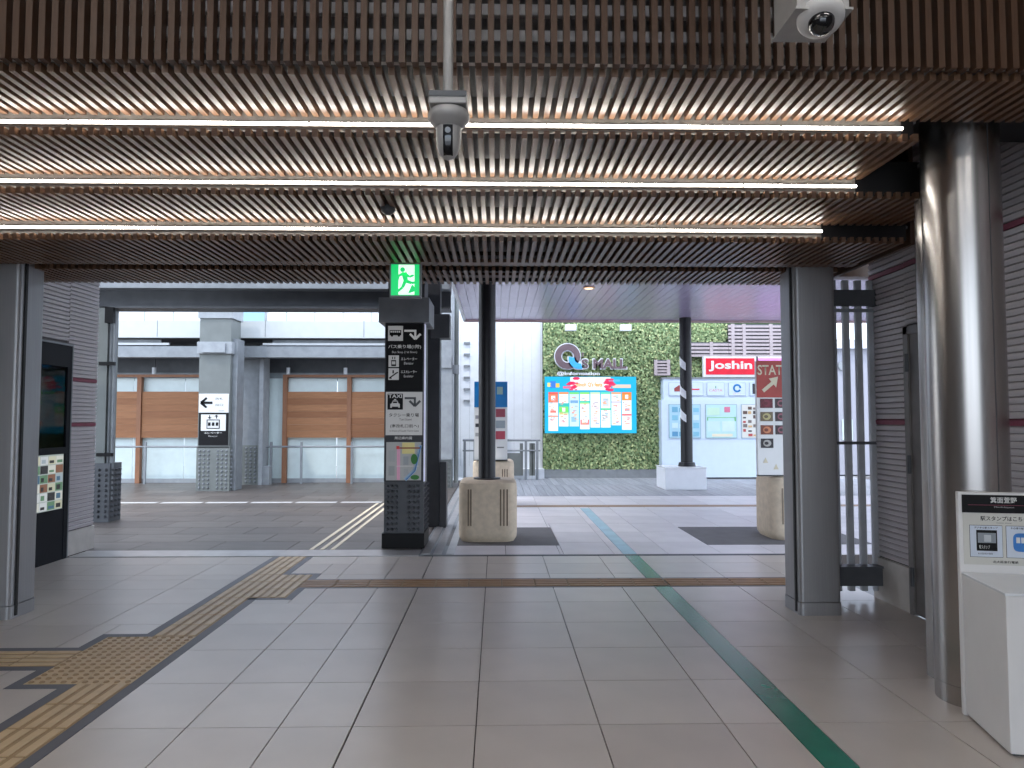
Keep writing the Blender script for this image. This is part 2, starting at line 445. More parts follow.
wlft = siding_wall('wall_left', -4.69, -1, [(5.2, 6.79, .27, 3.1), (8.04, 8.62, .27, 3.1), (6.79, 8.04, 2.34, 3.1)], 4.25, [1.43, 1.89], -6, 8.62)
part('plinth_panel', bx(-4.69, -4.67, 8.02, 8.64, 0, .26), M['plinth'], wlft)
part('plinth_panel', bx(-4.69, -4.67, 5.2, 6.78, 0, .26), M['plinth'], wlft)

# display cabinet set into the left wall (authored facing -Y, then turned to face +X)
cab = thing('display_cabinet', (-4.67, 7.415, 0), 'tall dark navy poster display cabinet set in the left ribbed wall', 'cabinet', rz=math.pi / 2)
part('body', B().box(-.60, .60, 0, .02, 0, 2.28).box(-.60, -.53, -.05, 0, 0, 2.28).box(.53, .60, -.05, 0, 0, 2.28).box(-.53, .53, -.05, 0, 2.05, 2.28)
     .box(-.53, .53, -.05, 0, 1.12, 1.19).box(-.53, .53, -.045, 0, 0, .54), M['navy'], cab, local=True)
part('frame_trim', B().box(.60, .615, -.055, 0, 0, 2.3).box(-.615, .60, -.055, 0, 2.28, 2.3).box(-.615, -.6, -.055, 0, 0, 2.28), M['steel_mid'], cab, local=True)
scr = part('poster_window', bx(-.53, .53, -.008, -.002, 1.19, 2.05), flat('poster_dark', (74, 92, 108)), cab, local=True)
cols = [(120, 150, 170), (190, 205, 212), (96, 112, 124), (150, 170, 182), (84, 74, 70), (70, 104, 130)]
def card(parent, x0, x1, z0, z1, y, m, name='printed_card', local=True, t=.003):
    return part(name, bx(x0, x1, y - t, y, z0, z1), m, parent, local=local)
for i, (x0, x1, z0, z1, c) in enumerate([(-.5, .46, 1.82, 2.02, (110, 138, 160)), (-.5, .34, 1.66, 1.80, (150, 178, 196)), (-.48, .40, 1.56, 1.65, (205, 214, 216)), (-.5, .36, 1.47, 1.55, (120, 116, 120)),
                                        (-.5, .36, 1.21, 1.46, (96, 92, 96)), (.36, .50, 1.80, 1.86, (230, 90, 130)), (.40, .50, 1.40, 1.80, (216, 222, 232))]):
    card(scr, x0, x1, z0, z1, -.009, mat('poster_c%d' % i, sr(*c), .5, var=.1, scale=30, emit=.32))
text('北大阪急行', flat('poster_ink', (60, 66, 76)), scr, -.2, .38, 1.575, 1.635, -.0125, local=True)
part('glass', bx(-.53, .53, -.036, -.033, 1.19, 2.05), M['cabinet_glass'], cab, local=True)
pb = part('poster_board', bx(-.53, .53, -.03, -.002, .54, 1.12), lit('poster_board', (200, 214, 212), .35), cab, local=True)
random.seed(3)
pal = [(236, 238, 230), (196, 214, 224), (90, 130, 160), (54, 54, 56), (226, 226, 200), (150, 106, 84), (120, 164, 130), (230, 236, 240), (214, 216, 190)]
for i in range(8):
    for j in range(6):
        x0 = -.52 + i * .131; z0 = .55 + j * .094
        k_ = random.choice((0, 0, 1, 7, 7, 8, 2, 3, 4, 5, 6))
        f_ = card(pb, x0, x0 + .120, z0, z0 + .083, -.031, lit('flyer_%d' % k_, pal[k_], .42), 'flyer')
        k2 = random.choice((2, 3, 3, 5, 6, 1))
        card(pb, x0 + .012, x0 + random.uniform(.05, .105), z0 + .012, z0 + random.uniform(.03, .07), -.0345, lit('flyer_%d' % k2, pal[k2], .35), 'flyer_print')

# ------------------------------------------------------------------ near pillars
def rrect(x0, x1, y0, y1, r, n=5):
    pts = []
    for cx, cy, a0 in ((x1 - r, y1 - r, 0), (x0 + r, y1 - r, 90), (x0 + r, y0 + r, 180), (x1 - r, y0 + r, 270)):
        for k in range(n + 1):
            a = math.radians(a0 + 90 * k / n); pts.append((cx + r * math.cos(a), cy + r * math.sin(a)))
    return pts
def pillar(x0, x1, label, gx):
    t = thing('steel_pillar', ((x0 + x1) / 2, 5.71, 0), label, 'pillar')
    part('shaft', B().prismz(rrect(x0, x1, 5.56, 5.87, .035), .10, 2.80), M['pillar_steel'], t, smooth=True)
    part('base_sleeve', B().prismz(rrect(x0 - .004, x1 + .004, 5.556, 5.874, .037), 0, .095), M['pillar_steel'], t, smooth=True)
    part('joint_groove', bx(gx - .008, gx + .008, 5.61, 5.635, .02, 2.8), M['pillar_groove'], t)
    return t
pillar(2.30, 2.62, 'brushed steel pillar beside the barred grille on the right', 2.296)
pillar(-4.0, -3.61, 'wide brushed steel pillar in front of the display cabinet at left', -3.606)

# stainless cylinder column at right
CX, CYY, CR = 2.545, 3.905, .190
cc = thing('round_column', (CX, CYY, 0), 'large shiny stainless steel cylinder column beside the stamp stand', 'column')
part('shaft', B().cyl((CX, CYY, .10), (CX, CYY, 3.14), CR, n=72), M['stainless'], cc, smooth=True)
part('base_ring', B().cyl((CX, CYY, 0), (CX, CYY, .098), CR - .002, n=72), M['stainless'], cc, smooth=True)
part('seam', bx(CX + .03, CX + .033, CYY - CR + .0005, CYY - CR + .006, .1, 3.1), M['steel_dark'], cc)
dp = thing('drain_pipe', (2.52, 4.23, 0), 'slim steel pipe cover standing behind the shiny cylinder column', 'pipe')
part('cover', B().prismz(rrect(2.505, 2.65, 4.18, 4.30, .03), 0, 2.98), M['stainless'], dp, smooth=True)
part('cap', B().prismz(rrect(2.501, 2.654, 4.176, 4.304, .03), 2.98, 3.0), M['steel_dark'], dp)

# ------------------------------------------------------------------ barred grille on the right
gr = thing('barred_grille', (3.0, 6.1, 0), 'grey steel grille of four upright bars between pillar and right wall', 'grille')
for x in (2.845, 2.955, 3.062, 3.168): part('bar', B().box(x - .026, x + .026, 6.08, 6.12, .06, 2.665, bev=.004), mat('bar_grey', sr(172, 174, 178), .45, .2), gr)
part('bracket', bx(2.64, 3.235, 6.04, 6.08, 2.44, 2.575), M['steel_dark'], gr)
part('bracket', B().box(2.64, 3.225, 6.00, 6.08, .12, .265).box(2.64, 3.24, 5.98, 6.1, .265, .28), M['steel_dark'], gr)
part('cross_rail', bx(2.70, 3.2, 6.072, 6.08, 1.275, 1.30), M['steel_dark'], gr)
part('cross_rail', bx(2.64, 3.2, 6.075, 6.08, 2.39, 2.42), M['steel_mid'], gr)

# ------------------------------------------------------------------ exit sign, cameras, sensor
ex = thing('exit_sign', (-.69, 5.50, 2.62), 'lit green running figure exit sign under the slatted ceiling', 'exit sign')
EY = 5.47
part('case', bx(-.812, -.572, EY, EY + .07, 2.40, 2.665, bev=.006), M['steel_mid'], ex)
part('hanger', bx(-.73, -.65, EY + .02, EY + .05, 2.665, 2.70), M['black_metal'], ex)
fp = part('face_panel', bx(-.798, -.586, EY - .004, EY, 2.417, 2.652), M['exit_green'], ex)
part('pictogram_field', bx(-.742, -.622, EY - .007, EY - .004, 2.421, 2.648), M['exit_white'], fp)
def q(u, v): return (-.690 + u * .21, 2.535 + v * .21)
def limb(b, p, q_, w0, w1, y0, y1):
    dx, dz = q_[0] - p[0], q_[1] - p[1]; L = math.hypot(dx, dz); nx, nz = -dz / L, dx / L
    b.prism([(p[0] + nx * w0, p[1] + nz * w0), (q_[0] + nx * w1, q_[1] + nz * w1), (q_[0] - nx * w1, q_[1] - nz * w1), (p[0] - nx * w0, p[1] - nz * w0)], y0, y1)
rb = B()
hc = q(-.10, .36); rb.prism([(hc[0] + .018 * math.cos(a * math.pi / 6), hc[1] + .018 * math.sin(a * math.pi / 6)) for a in range(12)], EY - .010, EY - .007)
for a, c, w0, w1 in [((-.05, .25), (.02, -.05), .020, .016), ((-.05, .24), (-.24, .13), .010, .008), ((-.24, .13), (-.28, -.02), .008, .007),
                     ((-.03, .23), (.14, .10), .010, .008), ((.14, .10), (.30, .16), .008, .007), ((.02, -.05), (.22, -.12), .013, .010),
                     ((.22, -.12), (.40, -.10), .009, .008), ((.0, -.05), (-.10, -.28), .013, .010), ((-.10, -.28), (-.26, -.42), .009, .008), ((.1, -.5), (.34, -.28), .0, .03)]:
    limb(rb, q(*a), q(*c), w0, w1, EY - .010, EY - .007)
part('running_figure', rb, M['exit_green'], fp)

pz = thing('ptz_camera', (-.17, 2.5, 2.62), 'grey ceiling security camera hanging on a pole in the middle', 'security camera')
part('pole', B().cyl((-.172, 2.5, 2.62), (-.172, 2.5, 4.2), .0175), M['camera_grey'], pz, smooth=True)
part('mount_box', B().box(-.234, -.104, 2.44, 2.56, 2.575, 2.62, bev=.004), M['camera_grey'], pz)
part('mount_band', bx(-.232, -.106, 2.436, 2.44, 2.598, 2.617), M['steel_dark'], pz)
hd = part('housing', B().lathe([(.045, .0), (.066, -.004), (.073, -.018), (.073, -.030), (.066, -.042), (.052, -.056), (.047, -.062)], (-.169, 2.5, 2.573)), M['camera_grey'], pz, smooth=True)
part('dome', B().lathe([(.044, -.06), (.044, -.10), (.040, -.13), (.032, -.152), (.020, -.168), (.006, -.175)], (-.169, 2.5, 2.573)), M['camera_grey'], pz, smooth=True)
lp = []
for z_, r_ in [(-.066, .0445), (-.10, .0445), (-.13, .0405), (-.152, .0325), (-.166, .0225)]: lp.append((z_, r_))
lb = B(); prev = None
for z_, r_ in lp:
    row = [lb.bm.verts.new((-.169 + .0165 * k / 2, 2.5 - math.sqrt(max(1e-6, (r_ + .001) ** 2 - (.0165 * k / 2) ** 2)), 2.573 + z_)) for k in range(-2, 3)]
    if prev:
        for a in range(4): lb.bm.faces.new((prev[a], prev[a + 1], row[a + 1], row[a]))
    prev = row
part('lens_slot', lb, M['bubble'], pz, smooth=True)
part('lens', B().cyl((-.169, 2.456, 2.487), (-.169, 2.45, 2.486), .010, n=14), M['steel_mid'], pz)

pz.location.z -= .016
dc = thing('dome_camera', (1.10, 2.4, 2.9), 'white dome security camera under a grey mounting box at top right', 'security camera')
part('mounting_box', B().box(1.02, 1.20, 2.40, 2.60, 2.882, 4.2), M['camera_grey'], dc)
part('base_plate', B().box(1.012, 1.21, 2.39, 2.61, 2.874, 2.882), M['camera_grey'], dc)
DC = Vector((1.118, 2.44, 2.882))
bb = B().lathe([(.072, 0), (.078, -.006), (.078, -.020), (.071, -.034), (.054, -.042)], (0, 0, 0))
bb2 = B().sphere((0, 0, -.040), .044, 1.0, 24)
R = Matrix.Translation(DC) @ Matrix.Rotation(math.radians(-24), 4, 'X') @ Matrix.Rotation(math.radians(6), 4, 'Y')
for b_ in (bb, bb2): bmesh.ops.transform(b_.bm, matrix=R, verts=b_.bm.verts)
part('dome_ring', bb, M['camera_white'], dc, smooth=True)
part('bubble', bb2, M['bubble'], dc, smooth=True)
sn = thing('ceiling_sensor', (-.672, 4.45, 2.85), 'small dark sensor hanging below the second row of slats', 'sensor')
part('stem', bx(-.705, -.64, 4.42, 4.48, 2.775, 2.86), M['slat_dark'], sn)
part('head', B().lathe([(.040, .02), (.046, .01), (.044, -.012), (.03, -.024), (.012, -.036)], (-.672, 4.45, 2.775)), M['steel_dark'], sn, smooth=True)

# ------------------------------------------------------------------ stamp stand at lower right
sd = thing('stamp_stand', (2.26, 3.24, 0), 'white stamp desk with an upright notice board in front of the cylinder column', 'stand', rz=-math.atan2(.101, .48))
L = True
part('desk_body', B().box(0, .40, 0, .455, .012, .70, bev=.004), M['stand_white'], sd, local=L)
part('desk_top', B().box(-.004, .404, -.004, .458, .70, .712, bev=.003), M['white_gloss'], sd, local=L)
part('plinth', bx(.02, .38, .02, .44, 0, .012), M['steel_dark'], sd, local=L)
nb = part('notice_board', B().box(-.012, .472, .46, .49, 0, 1.115, bev=.004), M['stand_white'], sd, local=L)
nb.scale.x = .86
fc = part('notice_print', bx(.012, .448, .457, .46, .752, 1.10), M['stand_cream'], nb, local=L)
card(fc, .008, .452, 1.012, 1.102, .457, M['sign_black'])
text('箕面萱野', M['sign_white'], fc, .16, .30, 1.062, 1.092, .4535, .012, local=L)
card(fc, .04, .42, 1.0505, 1.0525, .4535, M['siding_red'], 'red_line', t=.001)
text('Minoh-kayano', M['sign_grey'], fc, .18, .285, 1.036, 1.046, .4535, local=L)
text('駅スタンプはこちら', M['sign_black'], fc, .105, .355, .972, .996, .4565, .016, local=L)
text('Station stamp', M['steel_dark'], fc, .19, .27, .958, .966, .4565, local=L)
for x0, dk in ((.045, True), (.238, False)):
    fr = card(fc, x0, x0 + .175, .79, .95, .457, M['sign_black'], 'notice_frame', t=.001)
    card(fr, x0 + .002, x0 + .173, .792, .948, .4559, flat('card_blue', (206, 214, 226)), t=.001)
    text('デジタル駅スタンプ' if dk else 'その場で駅スタンプ', M['sign_black'], fr, x0 + .025, x0 + .15, .932, .943, .4545, .014, local=L)
    if dk:
        card(fr, x0 + .035, x0 + .145, .822, .926, .4548, M['sign_black'], 'poster', t=.001)
        card(fr, x0 + .042, x0 + .138, .862, .912, .4536, flat('photo_grey', (140, 146, 152)), 'poster_photo', t=.001)
        card(fr, x0 + .075, x0 + .112, .868, .902, .4524, flat('photo_light', (190, 194, 198)), 'poster_photo', t=.001)
        text('駅スタンプ', M['sign_white'], fr, x0 + .048, x0 + .105, .832, .850, .4535, local=L)
        text('北大阪急行電鉄', M['sign_black'], fr, x0 + .04, x0 + .12, .804, .812, .4545, local=L)
    else:
        tb = part('train_stamp', B().prism([(x0 + .088 + .052 * math.copysign(abs(math.cos(a)) ** .5, math.cos(a)), .868 + .046 * math.copysign(abs(math.sin(a)) ** .5, math.sin(a))) for a in [k * math.pi / 14 for k in range(28)]], .4535, .4548), M['stamp_blue'], fr, local=L)
        for k in range(3): part('train_window', bx(x0 + .052 + k * .026, x0 + .072 + k * .026, .4522, .4535, .865, .893), M['sign_white'], fr, local=L)
text('北大阪急行電鉄', M['sign_black'], fc, .165, .30, .762, .775, .4565, .016, local=L)

# ------------------------------------------------------------------ outside ground
gnd = struct('ground', bx(-60, 60, -60, 80, -.4, -.14), mat('ground_grey', sr(150, 150, 150), .9))
pav = struct('pavement', bx(-.82, 12, 8.10, 14.3, -.14, -.013), M['grout'])
pme = {}
x = -.50
while x < 9.0:
    y = 8.10
    while y < 14.2:
        d = min(.8, 14.28 - y)
        rs = [(x, x + .6, y, y + d)]
        for c in [(-.6, .74, 8.70, 10.15), (2.50, 4.5, 8.70, 10.15), (1.40, 1.55, 8.1, 12.3), (-.6, 12, 12.5, 12.78)]: rs = cut(rs, c)
        for (x0, x1, y0, y1) in rs:
            if x1 - x0 > .03 and y1 - y0 > .03: inst('tile', tile_mesh(x1 - x0 - .006, y1 - y0 - .008, M['pale_paver']), pav, ((x0 + x1) / 2, (y0 + y1) / 2, 0))
        y += .8
    x += .6
part('dark_paving', bx(-.6, .735, 8.705, 10.145, -.013, .001), M['dark_mat'], pav)
part('dark_paving', bx(2.505, 4.5, 8.705, 10.145, -.013, .001), M['dark_mat'], pav)
part('tactile_strip', bx(-.5, 9, 12.52, 12.76, -.013, .002), M['tactile_brown'], pav)
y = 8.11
while y < 12.2: part('guide_line', bx(1.402, 1.548, y, y + .595, -.013, .001), M['pale_blue_line'], pav); y += .6  # outdoor stretch of the line in pale blue
jt = struct('trim_6', bx(-.86, -.50, 8.12, 17, -.14, .0), M['steel_mid'])
for x in (-.83, -.70, -.56): part('joint_plate', bx(x, x + .09, 8.14, 16.9, 0, .008), M['threshold_metal'], jt)
dkk = struct('deck', bx(-.5, 12, 14.3, 19.2, -.14, -.03), M['wall_core'])
pk = bx(-.072, .072, 0, 2.44, -.03, 0).mesh('plank', M['deck_plank'])
for row in (14.31, 16.76):
    x = -.42
    while x < 9.2: inst('plank', pk, dkk, (x, row, 0)); x += .15
ter = struct('terrace', bx(-14, -.87, 8.42, 18.2, -.14, -.013), M['grout'])
y = 8.44; r = 0
while y < 17.2:
    x = -9.6 - (r % 2) * .45
    while x < -.9:
        x1 = min(x + .9, -.88)
        inst('tile', tile_mesh(x1 - x - .008, .6 - .008, M['dark_paver']), ter, ((x + x1) / 2, y + .3, 0))
        x += .9
    y += .6; r += 1
x = -10.0
while x < -2.6:
    part('white_line_tile', bx(x, x + .72, 13.20, 13.36, 0, .004), M['sign_grey'], ter); x += .8
for k in range(3):
    part('tactile_bar', bx(-2.14 + k * .12, -2.095 + k * .12, 8.45, 13.1, 0, .005), flat('pale_yellow', (222, 208, 180)), ter)

# ------------------------------------------------------------------ sign pillar
sp = thing('sign_pillar', (-1.08, 8.75, 0), 'dark grey pillar with bus and taxi direction panels and a map', 'pillar')
part('core', bx(-1.29, -.86, 8.62, 9.05, 0, 3.6), M['steel_dark'], sp)
part('plinth', bx(-1.33, -.84, 8.54, 9.1, 0, .17), M['sign_black'], sp)
part('collar', B().box(-1.37, -.785, 8.42, 9.08, 2.61, 2.90, bev=.006), M['steel_mid'], sp)
part('sign_case', bx(-1.305, -.85, 8.50, 8.62, .77, 2.615), M['charcoal'], sp)
part('light_edge', bx(-.85, -.838, 8.50, 8.60, .77, 2.60), M['light_edge'], sp)
part('stud_panel', bx(-1.31, -.85, 8.56, 8.62, .17, .77), M['steel_dark'], sp)
def studs(name, faces, m, parent, r=.022, h=.03):
    b = B()
    for (p, n) in faces: p = Vector(p); n = Vector(n); b.cyl(p, p + n * h, r, r * .45, n=6)
    o = part(name, b, m, parent); o['kind'] = 'stuff'; return o
fs = []
for j in range(9):
    z = .215 + j * .062
    for x in (-1.27, -1.22, -1.165, -1.02, -.965, -.91): fs.append(((x, 8.56, z), (0, -1, 0)))
    for y in (8.63, 8.73, 8.83, 8.93, 9.02): fs.append(((-.86, y, z), (1, 0, 0))); fs.append(((-1.29, y, z), (-1, 0, 0)))
studs('stud_field', fs, M['steel_dark'], sp)
SY = 8.50
bp = part('bus_panel', bx(-1.288, -.866, SY - .012, SY, 1.815, 2.60), M['sign_black'], sp)
def C(x0, x1, z0, z1, m, par, d=.012, t=.003, name='pictogram'): return part(name, bx(x0, x1, SY - d - t, SY - d, z0, z1), m, par)
def PR(pts, m, par, d=.012, t=.003, name='pictogram'): return part(name, B().prism(pts, SY - d - t, SY - d), m, par)
C(-1.268, -1.095, 2.40, 2.575, M['panel_grey'], bp)
bus = part('pictogram', B().box(-1.25, -1.115, SY - .018, SY - .015, 2.465, 2.525), M['sign_black'], bp)
for k in range(5): part('pictogram', bx(-1.24 + k * .024, -1.222 + k * .024, SY - .021, SY - .018, 2.497, 2.516), M['panel_grey'], bp)
for x in (-1.222, -1.142): part('pictogram', B().cyl((x, SY - .018, 2.462), (x, SY - .015, 2.462), .014, n=12), M['sign_black'], bp)
def turn_arrow(par, x0, x1, z0, z1, m, d=.012):
    xa = x0 + (x1 - x0) * .64; ya, yb = SY - d - .004, SY - d; b = B()
    b.box(x0, xa + .012, ya, yb, z1 - .024, z1).box(xa - .012, xa + .012, ya, yb, z0 + .02, z1 - .024)
    limb(b, (xa, z0), (xa - .062, z0 + .062), .013, .013, ya - .001, yb); limb(b, (xa, z0), (xa + .062, z0 + .062), .013, .013, ya - .001, yb)
    part('pictogram', b, m, par)
turn_arrow(bp, -1.08, -.88, 2.42, 2.53, M['panel_white'])
text('バス乗り場(1階)', M['panel_white'], bp, -1.265, -.885, 2.305, 2.355, SY - .013, .008)
text('Bus Stop (1st floor)', M['panel_grey'], bp, -1.22, -.93, 2.25, 2.282, SY - .013)
for z, jp, en in ((2.095, 'エレベーター', 'Elevator'), (1.945, 'エスカレーター', 'Escalator')):
    C(-1.26, -1.14, z, z + .135, M['panel_grey'], bp)
    text(jp, M['panel_white'], bp, -1.115, -.93, z + .078, z + .112, SY - .013, .006)
    text(en, M['panel_grey'], bp, -1.08, -.97, z + .03, z + .058, SY - .013)
part('pictogram', B().box(-1.228, -1.172, SY - .018, SY - .015, 2.105, 2.175).box(-1.218, -1.208, SY - .018, SY - .015, 2.185, 2.215).box(-1.192, -1.182, SY - .018, SY - .015, 2.185, 2.215), M['sign_black'], bp)
part('pictogram', B().box(-1.22, -1.18, SY - .021, SY - .018, 2.125, 2.16), M['panel_grey'], bp)
eb = B(); limb(eb, (-1.25, 1.965), (-1.16, 2.03), .007, .007, SY - .018, SY - .015); limb(eb, (-1.25, 1.965), (-1.222, 1.965), .007, .007, SY - .018, SY - .015); limb(eb, (-1.16, 2.03), (-1.148, 2.03), .007, .007, SY - .018, SY - .015); limb(eb, (-1.205, 2.02), (-1.205, 2.058), .008, .008, SY - .018, SY - .015)
part('pictogram', eb, M['sign_black'], bp)
tp = part('taxi_panel', bx(-1.288, -.866, SY - .012, SY, 1.305, 1.805), M['panel_grey'], sp)
C(-1.268, -1.09, 1.60, 1.785, M['sign_black'], tp)
text('TAXI', M['panel_grey'], tp, -1.258, -1.10, 1.735, 1.778, SY - .0165, .02)
part('pictogram', B().prism([(-1.235, 1.622), (-1.235, 1.665), (-1.22, 1.672), (-1.205, 1.705), (-1.155, 1.705), (-1.14, 1.672), (-1.125, 1.665), (-1.125, 1.622), (-1.142, 1.622), (-1.142, 1.635), (-1.218, 1.635), (-1.218, 1.622)], SY - .018, SY - .015)
     .box(-1.192, -1.168, SY - .018, SY - .015, 1.71, 1.722), M['panel_grey'], tp)
part('pictogram', B().box(-1.205, -1.155, SY - .021, SY - .018, 1.675, 1.695), M['sign_black'], tp)
turn_arrow(tp, -1.07, -.885, 1.64, 1.745, M['steel_dark'])
text('タクシー乗り場', M['sign_black'], tp, -1.25, -.905, 1.515, 1.56, SY - .013, .008)
text('Taxi Stand', M['sign_black'], tp, -1.13, -.99, 1.475, 1.498, SY - .013)
text('(南改札口前へ)', M['sign_black'], tp, -1.235, -.905, 1.385, 1.432, SY - .013, .008)
text('In front of South Ticket Gate', M['sign_black'], tp, -1.24, -.905, 1.345, 1.365, SY - .013)
text('周辺案内図', M['panel_white'], sp, -1.185, -.985, 1.255, 1.288, SY - .002, .004)
mpn = part('map_panel', bx(-1.278, -.876, SY - .012, SY, .785, 1.225), mat('map_grey', sr(170, 172, 172), .5, var=.03, emit=.12), sp)
def mc(x0, x1, z0, z1, c, d=.012): return part('map_patch', bx(x0, x1, SY - d - .003, SY - d, z0, z1), mat('map_%d_%d_%d' % c, sr(*c), .5, var=.03, emit=.12), mpn)
mc(-1.095, -.95, 1.09, 1.22, (214, 204, 140)); mc(-1.155, -1.118, .79, 1.15, (216, 160, 186)); mc(-1.16, -.88, 1.148, 1.165, (140, 84, 60), .0155)
mc(-1.16, -1.125, 1.145, 1.18, (206, 60, 60), .019); mc(-1.08, -1.02, .96, 1.06, (150, 156, 162)); mc(-1.075, -1.02, .83, .92, (160, 164, 168))
mc(-1.25, -1.18, .84, .95, (150, 154, 156)); mc(-1.25, -1.17, 1.0, 1.13, (162, 166, 168)); mc(-1.16, -.9, .945, .952, (206, 206, 206), .0155)
rv = B(); limb(rv, (-1.06, .79), (-.95, .9), .02, .02, SY - .017, SY - .014); limb(rv, (-.95, .9), (-.885, 1.19), .02, .018, SY - .017, SY - .014)
part('map_patch', rv, flat('map_river', (168, 200, 224)), mpn)
rv = B(); limb(rv, (-1.05, .79), (-.945, .895), .005, .005, SY - .020, SY - .017); limb(rv, (-.945, .895), (-.88, 1.18), .005, .005, SY - .020, SY - .017)
part('map_patch', rv, M['stamp_blue'], mpn)
for cx, cz, rx, rz_ in ((-.955, 1.03, .038, .06), (-.945, .82, .05, .028)):
    part('map_patch', B().prism([(cx + rx * math.cos(k * math.pi / 9), cz + rz_ * math.sin(k * math.pi / 9)) for k in range(18)], SY - .024, SY - .020), flat('map_green', (60, 134, 60)), mpn)
rcol = thing('rear_column', (-.80, 10.4, 0), 'dark steel column standing just behind the sign pillar', 'column')
part('shaft', bx(-.98, -.80, 10.2, 10.5, 0, 3.6), M['charcoal'], rcol)
part('foot_cover', bx(-.79, -.70, 10.15, 10.45, 0, .9), M['charcoal'], rcol)
part('bracket', B().box(-.92, -.66, 10.1, 10.4, 2.62, 2.95), M['steel_dark'], rcol)

# ------------------------------------------------------------------ planters with poles
def planter(cx, cy, label, top=.785):
    t = thing('concrete_pole_base', (cx, cy, 0), label, 'pole base')
    b = B(); rr = .16
    prof = [(0.0, -.035), (.05, -.006), (.10, 0), (top - .085, 0), (top - .03, -.008), (top, -.045)]
    rings = []
    for z, o_ in prof:
        rings.append([b.bm.verts.new((px, py, z)) for px, py in rrect(cx - .357 - o_, cx + .357 + o_, cy - .357 - o_, cy + .357 + o_, rr, 6)])
    n = len(rings[0])
    for a, c in zip(rings, rings[1:]):
        for k in range(n): b.bm.faces.new((a[k], a[(k + 1) % n], c[(k + 1) % n], c[k]))
    b.bm.faces.new(rings[0][::-1]); b.bm.faces.new(rings[-1])
    part('body', b, M['concrete'], t, smooth=True)
    for u in (-.235, -.205, .155, .195, .235):
        dy = .357 + .002 - (max(0, abs(u) - .197) ** 2) / .32
        part('groove', bx(cx + u - .009, cx + u + .009, cy - dy, cy - dy + .02, .20, .64), M['groove_shadow'], t)
    return t
planter(-.11, 9.26, 'concrete base carrying the near black canopy pole', .74)
pl1 = thing('canopy_pole', (-.125, 9.26, .74), 'tall black canopy pole standing on the near concrete base', 'pole')
part('shaft', B().cyl((-.125, 9.26, .755), (-.125, 9.26, 3.72), .107, n=32), M['black_pole'], pl1, smooth=True)
part('flange', B().cyl((-.125, 9.26, .74), (-.125, 9.26, .755), .17, n=32), M['black_pole'], pl1)
planter(3.75, 9.32, 'concrete base under the red station sign, partly behind the right pillar')
planter(-.06, 12.9, 'far concrete base under the blue topped notice board')
ib = thing('notice_board', (-.1, 12.9, .785), 'blue and white notice board on a concrete base behind the near pole', 'sign board')
part('panel', bx(-.39, .18, 12.56, 12.62, .80, 2.14), M['sign_white'], ib)
part('header', bx(-.39, .18, 12.552, 12.56, 1.70, 2.14), M['blue_sign'], ib)
part('foot_bar', bx(-.39, .18, 12.54, 12.62, .785, .80), M['black_metal'], ib)
for x0, x1, z0, z1, c in [(-.02, .14, 1.53, 1.67, (150, 70, 84)), (-.02, .14, 1.34, 1.47, (150, 160, 166)), (-.02, .14, 1.15, 1.29, (176, 70, 86)), (0, .12, 1.0, 1.02, (120, 120, 120)), (-.37, -.3, 1.36, 1.42, (60, 60, 66)), (-.37, -.3, 1.5, 1.56, (150, 150, 156)), (-.37, -.3, 1.2, 1.26, (160, 160, 160)), (0, .1, 1.92, 2.05, (150, 176, 168))]:
    part('printed_card', bx(x0, x1, 12.545 if z0 > 1.7 else 12.555, 12.56, z0, z1), flat('nb_%d_%d_%d' % c, c), ib)
st = thing('station_sign', (3.5, 9.05, .785), 'tall station sign with red STATION header and food photos, half behind the pillar', 'sign board')
part('panel', bx(3.235, 3.86, 9.02, 9.08, .80, 2.215), M['sign_white'], st)
part('foot_bar', bx(3.235, 3.86, 9.01, 9.08, .785, .80), M['black_metal'], st)
hdp = part('header', bx(3.232, 3.863, 9.012, 9.02, 1.76, 2.22), M['rust_sign'], st)
text('STATION', flat('sand', (206, 196, 168)), hdp, 3.245, 3.80, 2.04, 2.165, 9.010, .012)
ab = B(); limb(ab, (3.31, 1.84), (3.43, 1.94), .022, .022, 9.008, 9.012); ab.prism([(3.50, 2.02), (3.385, 1.995), (3.475, 1.885)], 9.008, 9.012)
part('arrow', ab, flat('sand', (206, 196, 168)), hdp)
def photo(x0, x1, z0, z1, c1, c2):
    p_ = part('food_photo', bx(x0, x1, 9.014, 9.02, z0, z1), flat('ph_%d_%d_%d' % c1, c1), st)
    cx, cz = (x0 + x1) / 2, (z0 + z1) / 2
    part('dish', B().prism([(cx + .05 * math.cos(k * math.pi / 8), cz + .042 * math.sin(k * math.pi / 8)) for k in range(16)], 9.010, 9.014), flat('ph_%d_%d_%d' % c2, c2), p_)
    part('dish', B().prism([(cx - .01 + .025 * math.cos(k * math.pi / 6), cz + .02 * math.sin(k * math.pi / 6)) for k in range(12)], 9.006, 9.010), flat('ph_%d_%d_%d' % c1, c1), p_)
for k, (c1, c2) in enumerate([((96, 20, 34), (120, 30, 50)), ((110, 96, 70), (186, 174, 120)), ((120, 60, 40), (206, 130, 90)), ((50, 46, 48), (170, 166, 160))]):
    z = 1.63 - k * .165
    photo(3.275, 3.43, z, z + .115, c1, c2)
    if k < 3: photo(3.46, 3.615, z, z + .115, (60, 44, 46), (150, 90, 100)); photo(3.645, 3.80, z, z + .115, (90, 60, 46), (190, 150, 110))
for x, z in ((3.33, .98), (3.46, .90)): part('sticker', B().prism([(x - .03, z - .03), (x + .03, z - .03), (x, z + .035)], 9.014, 9.02), flat('sand', (206, 196, 168)), st)

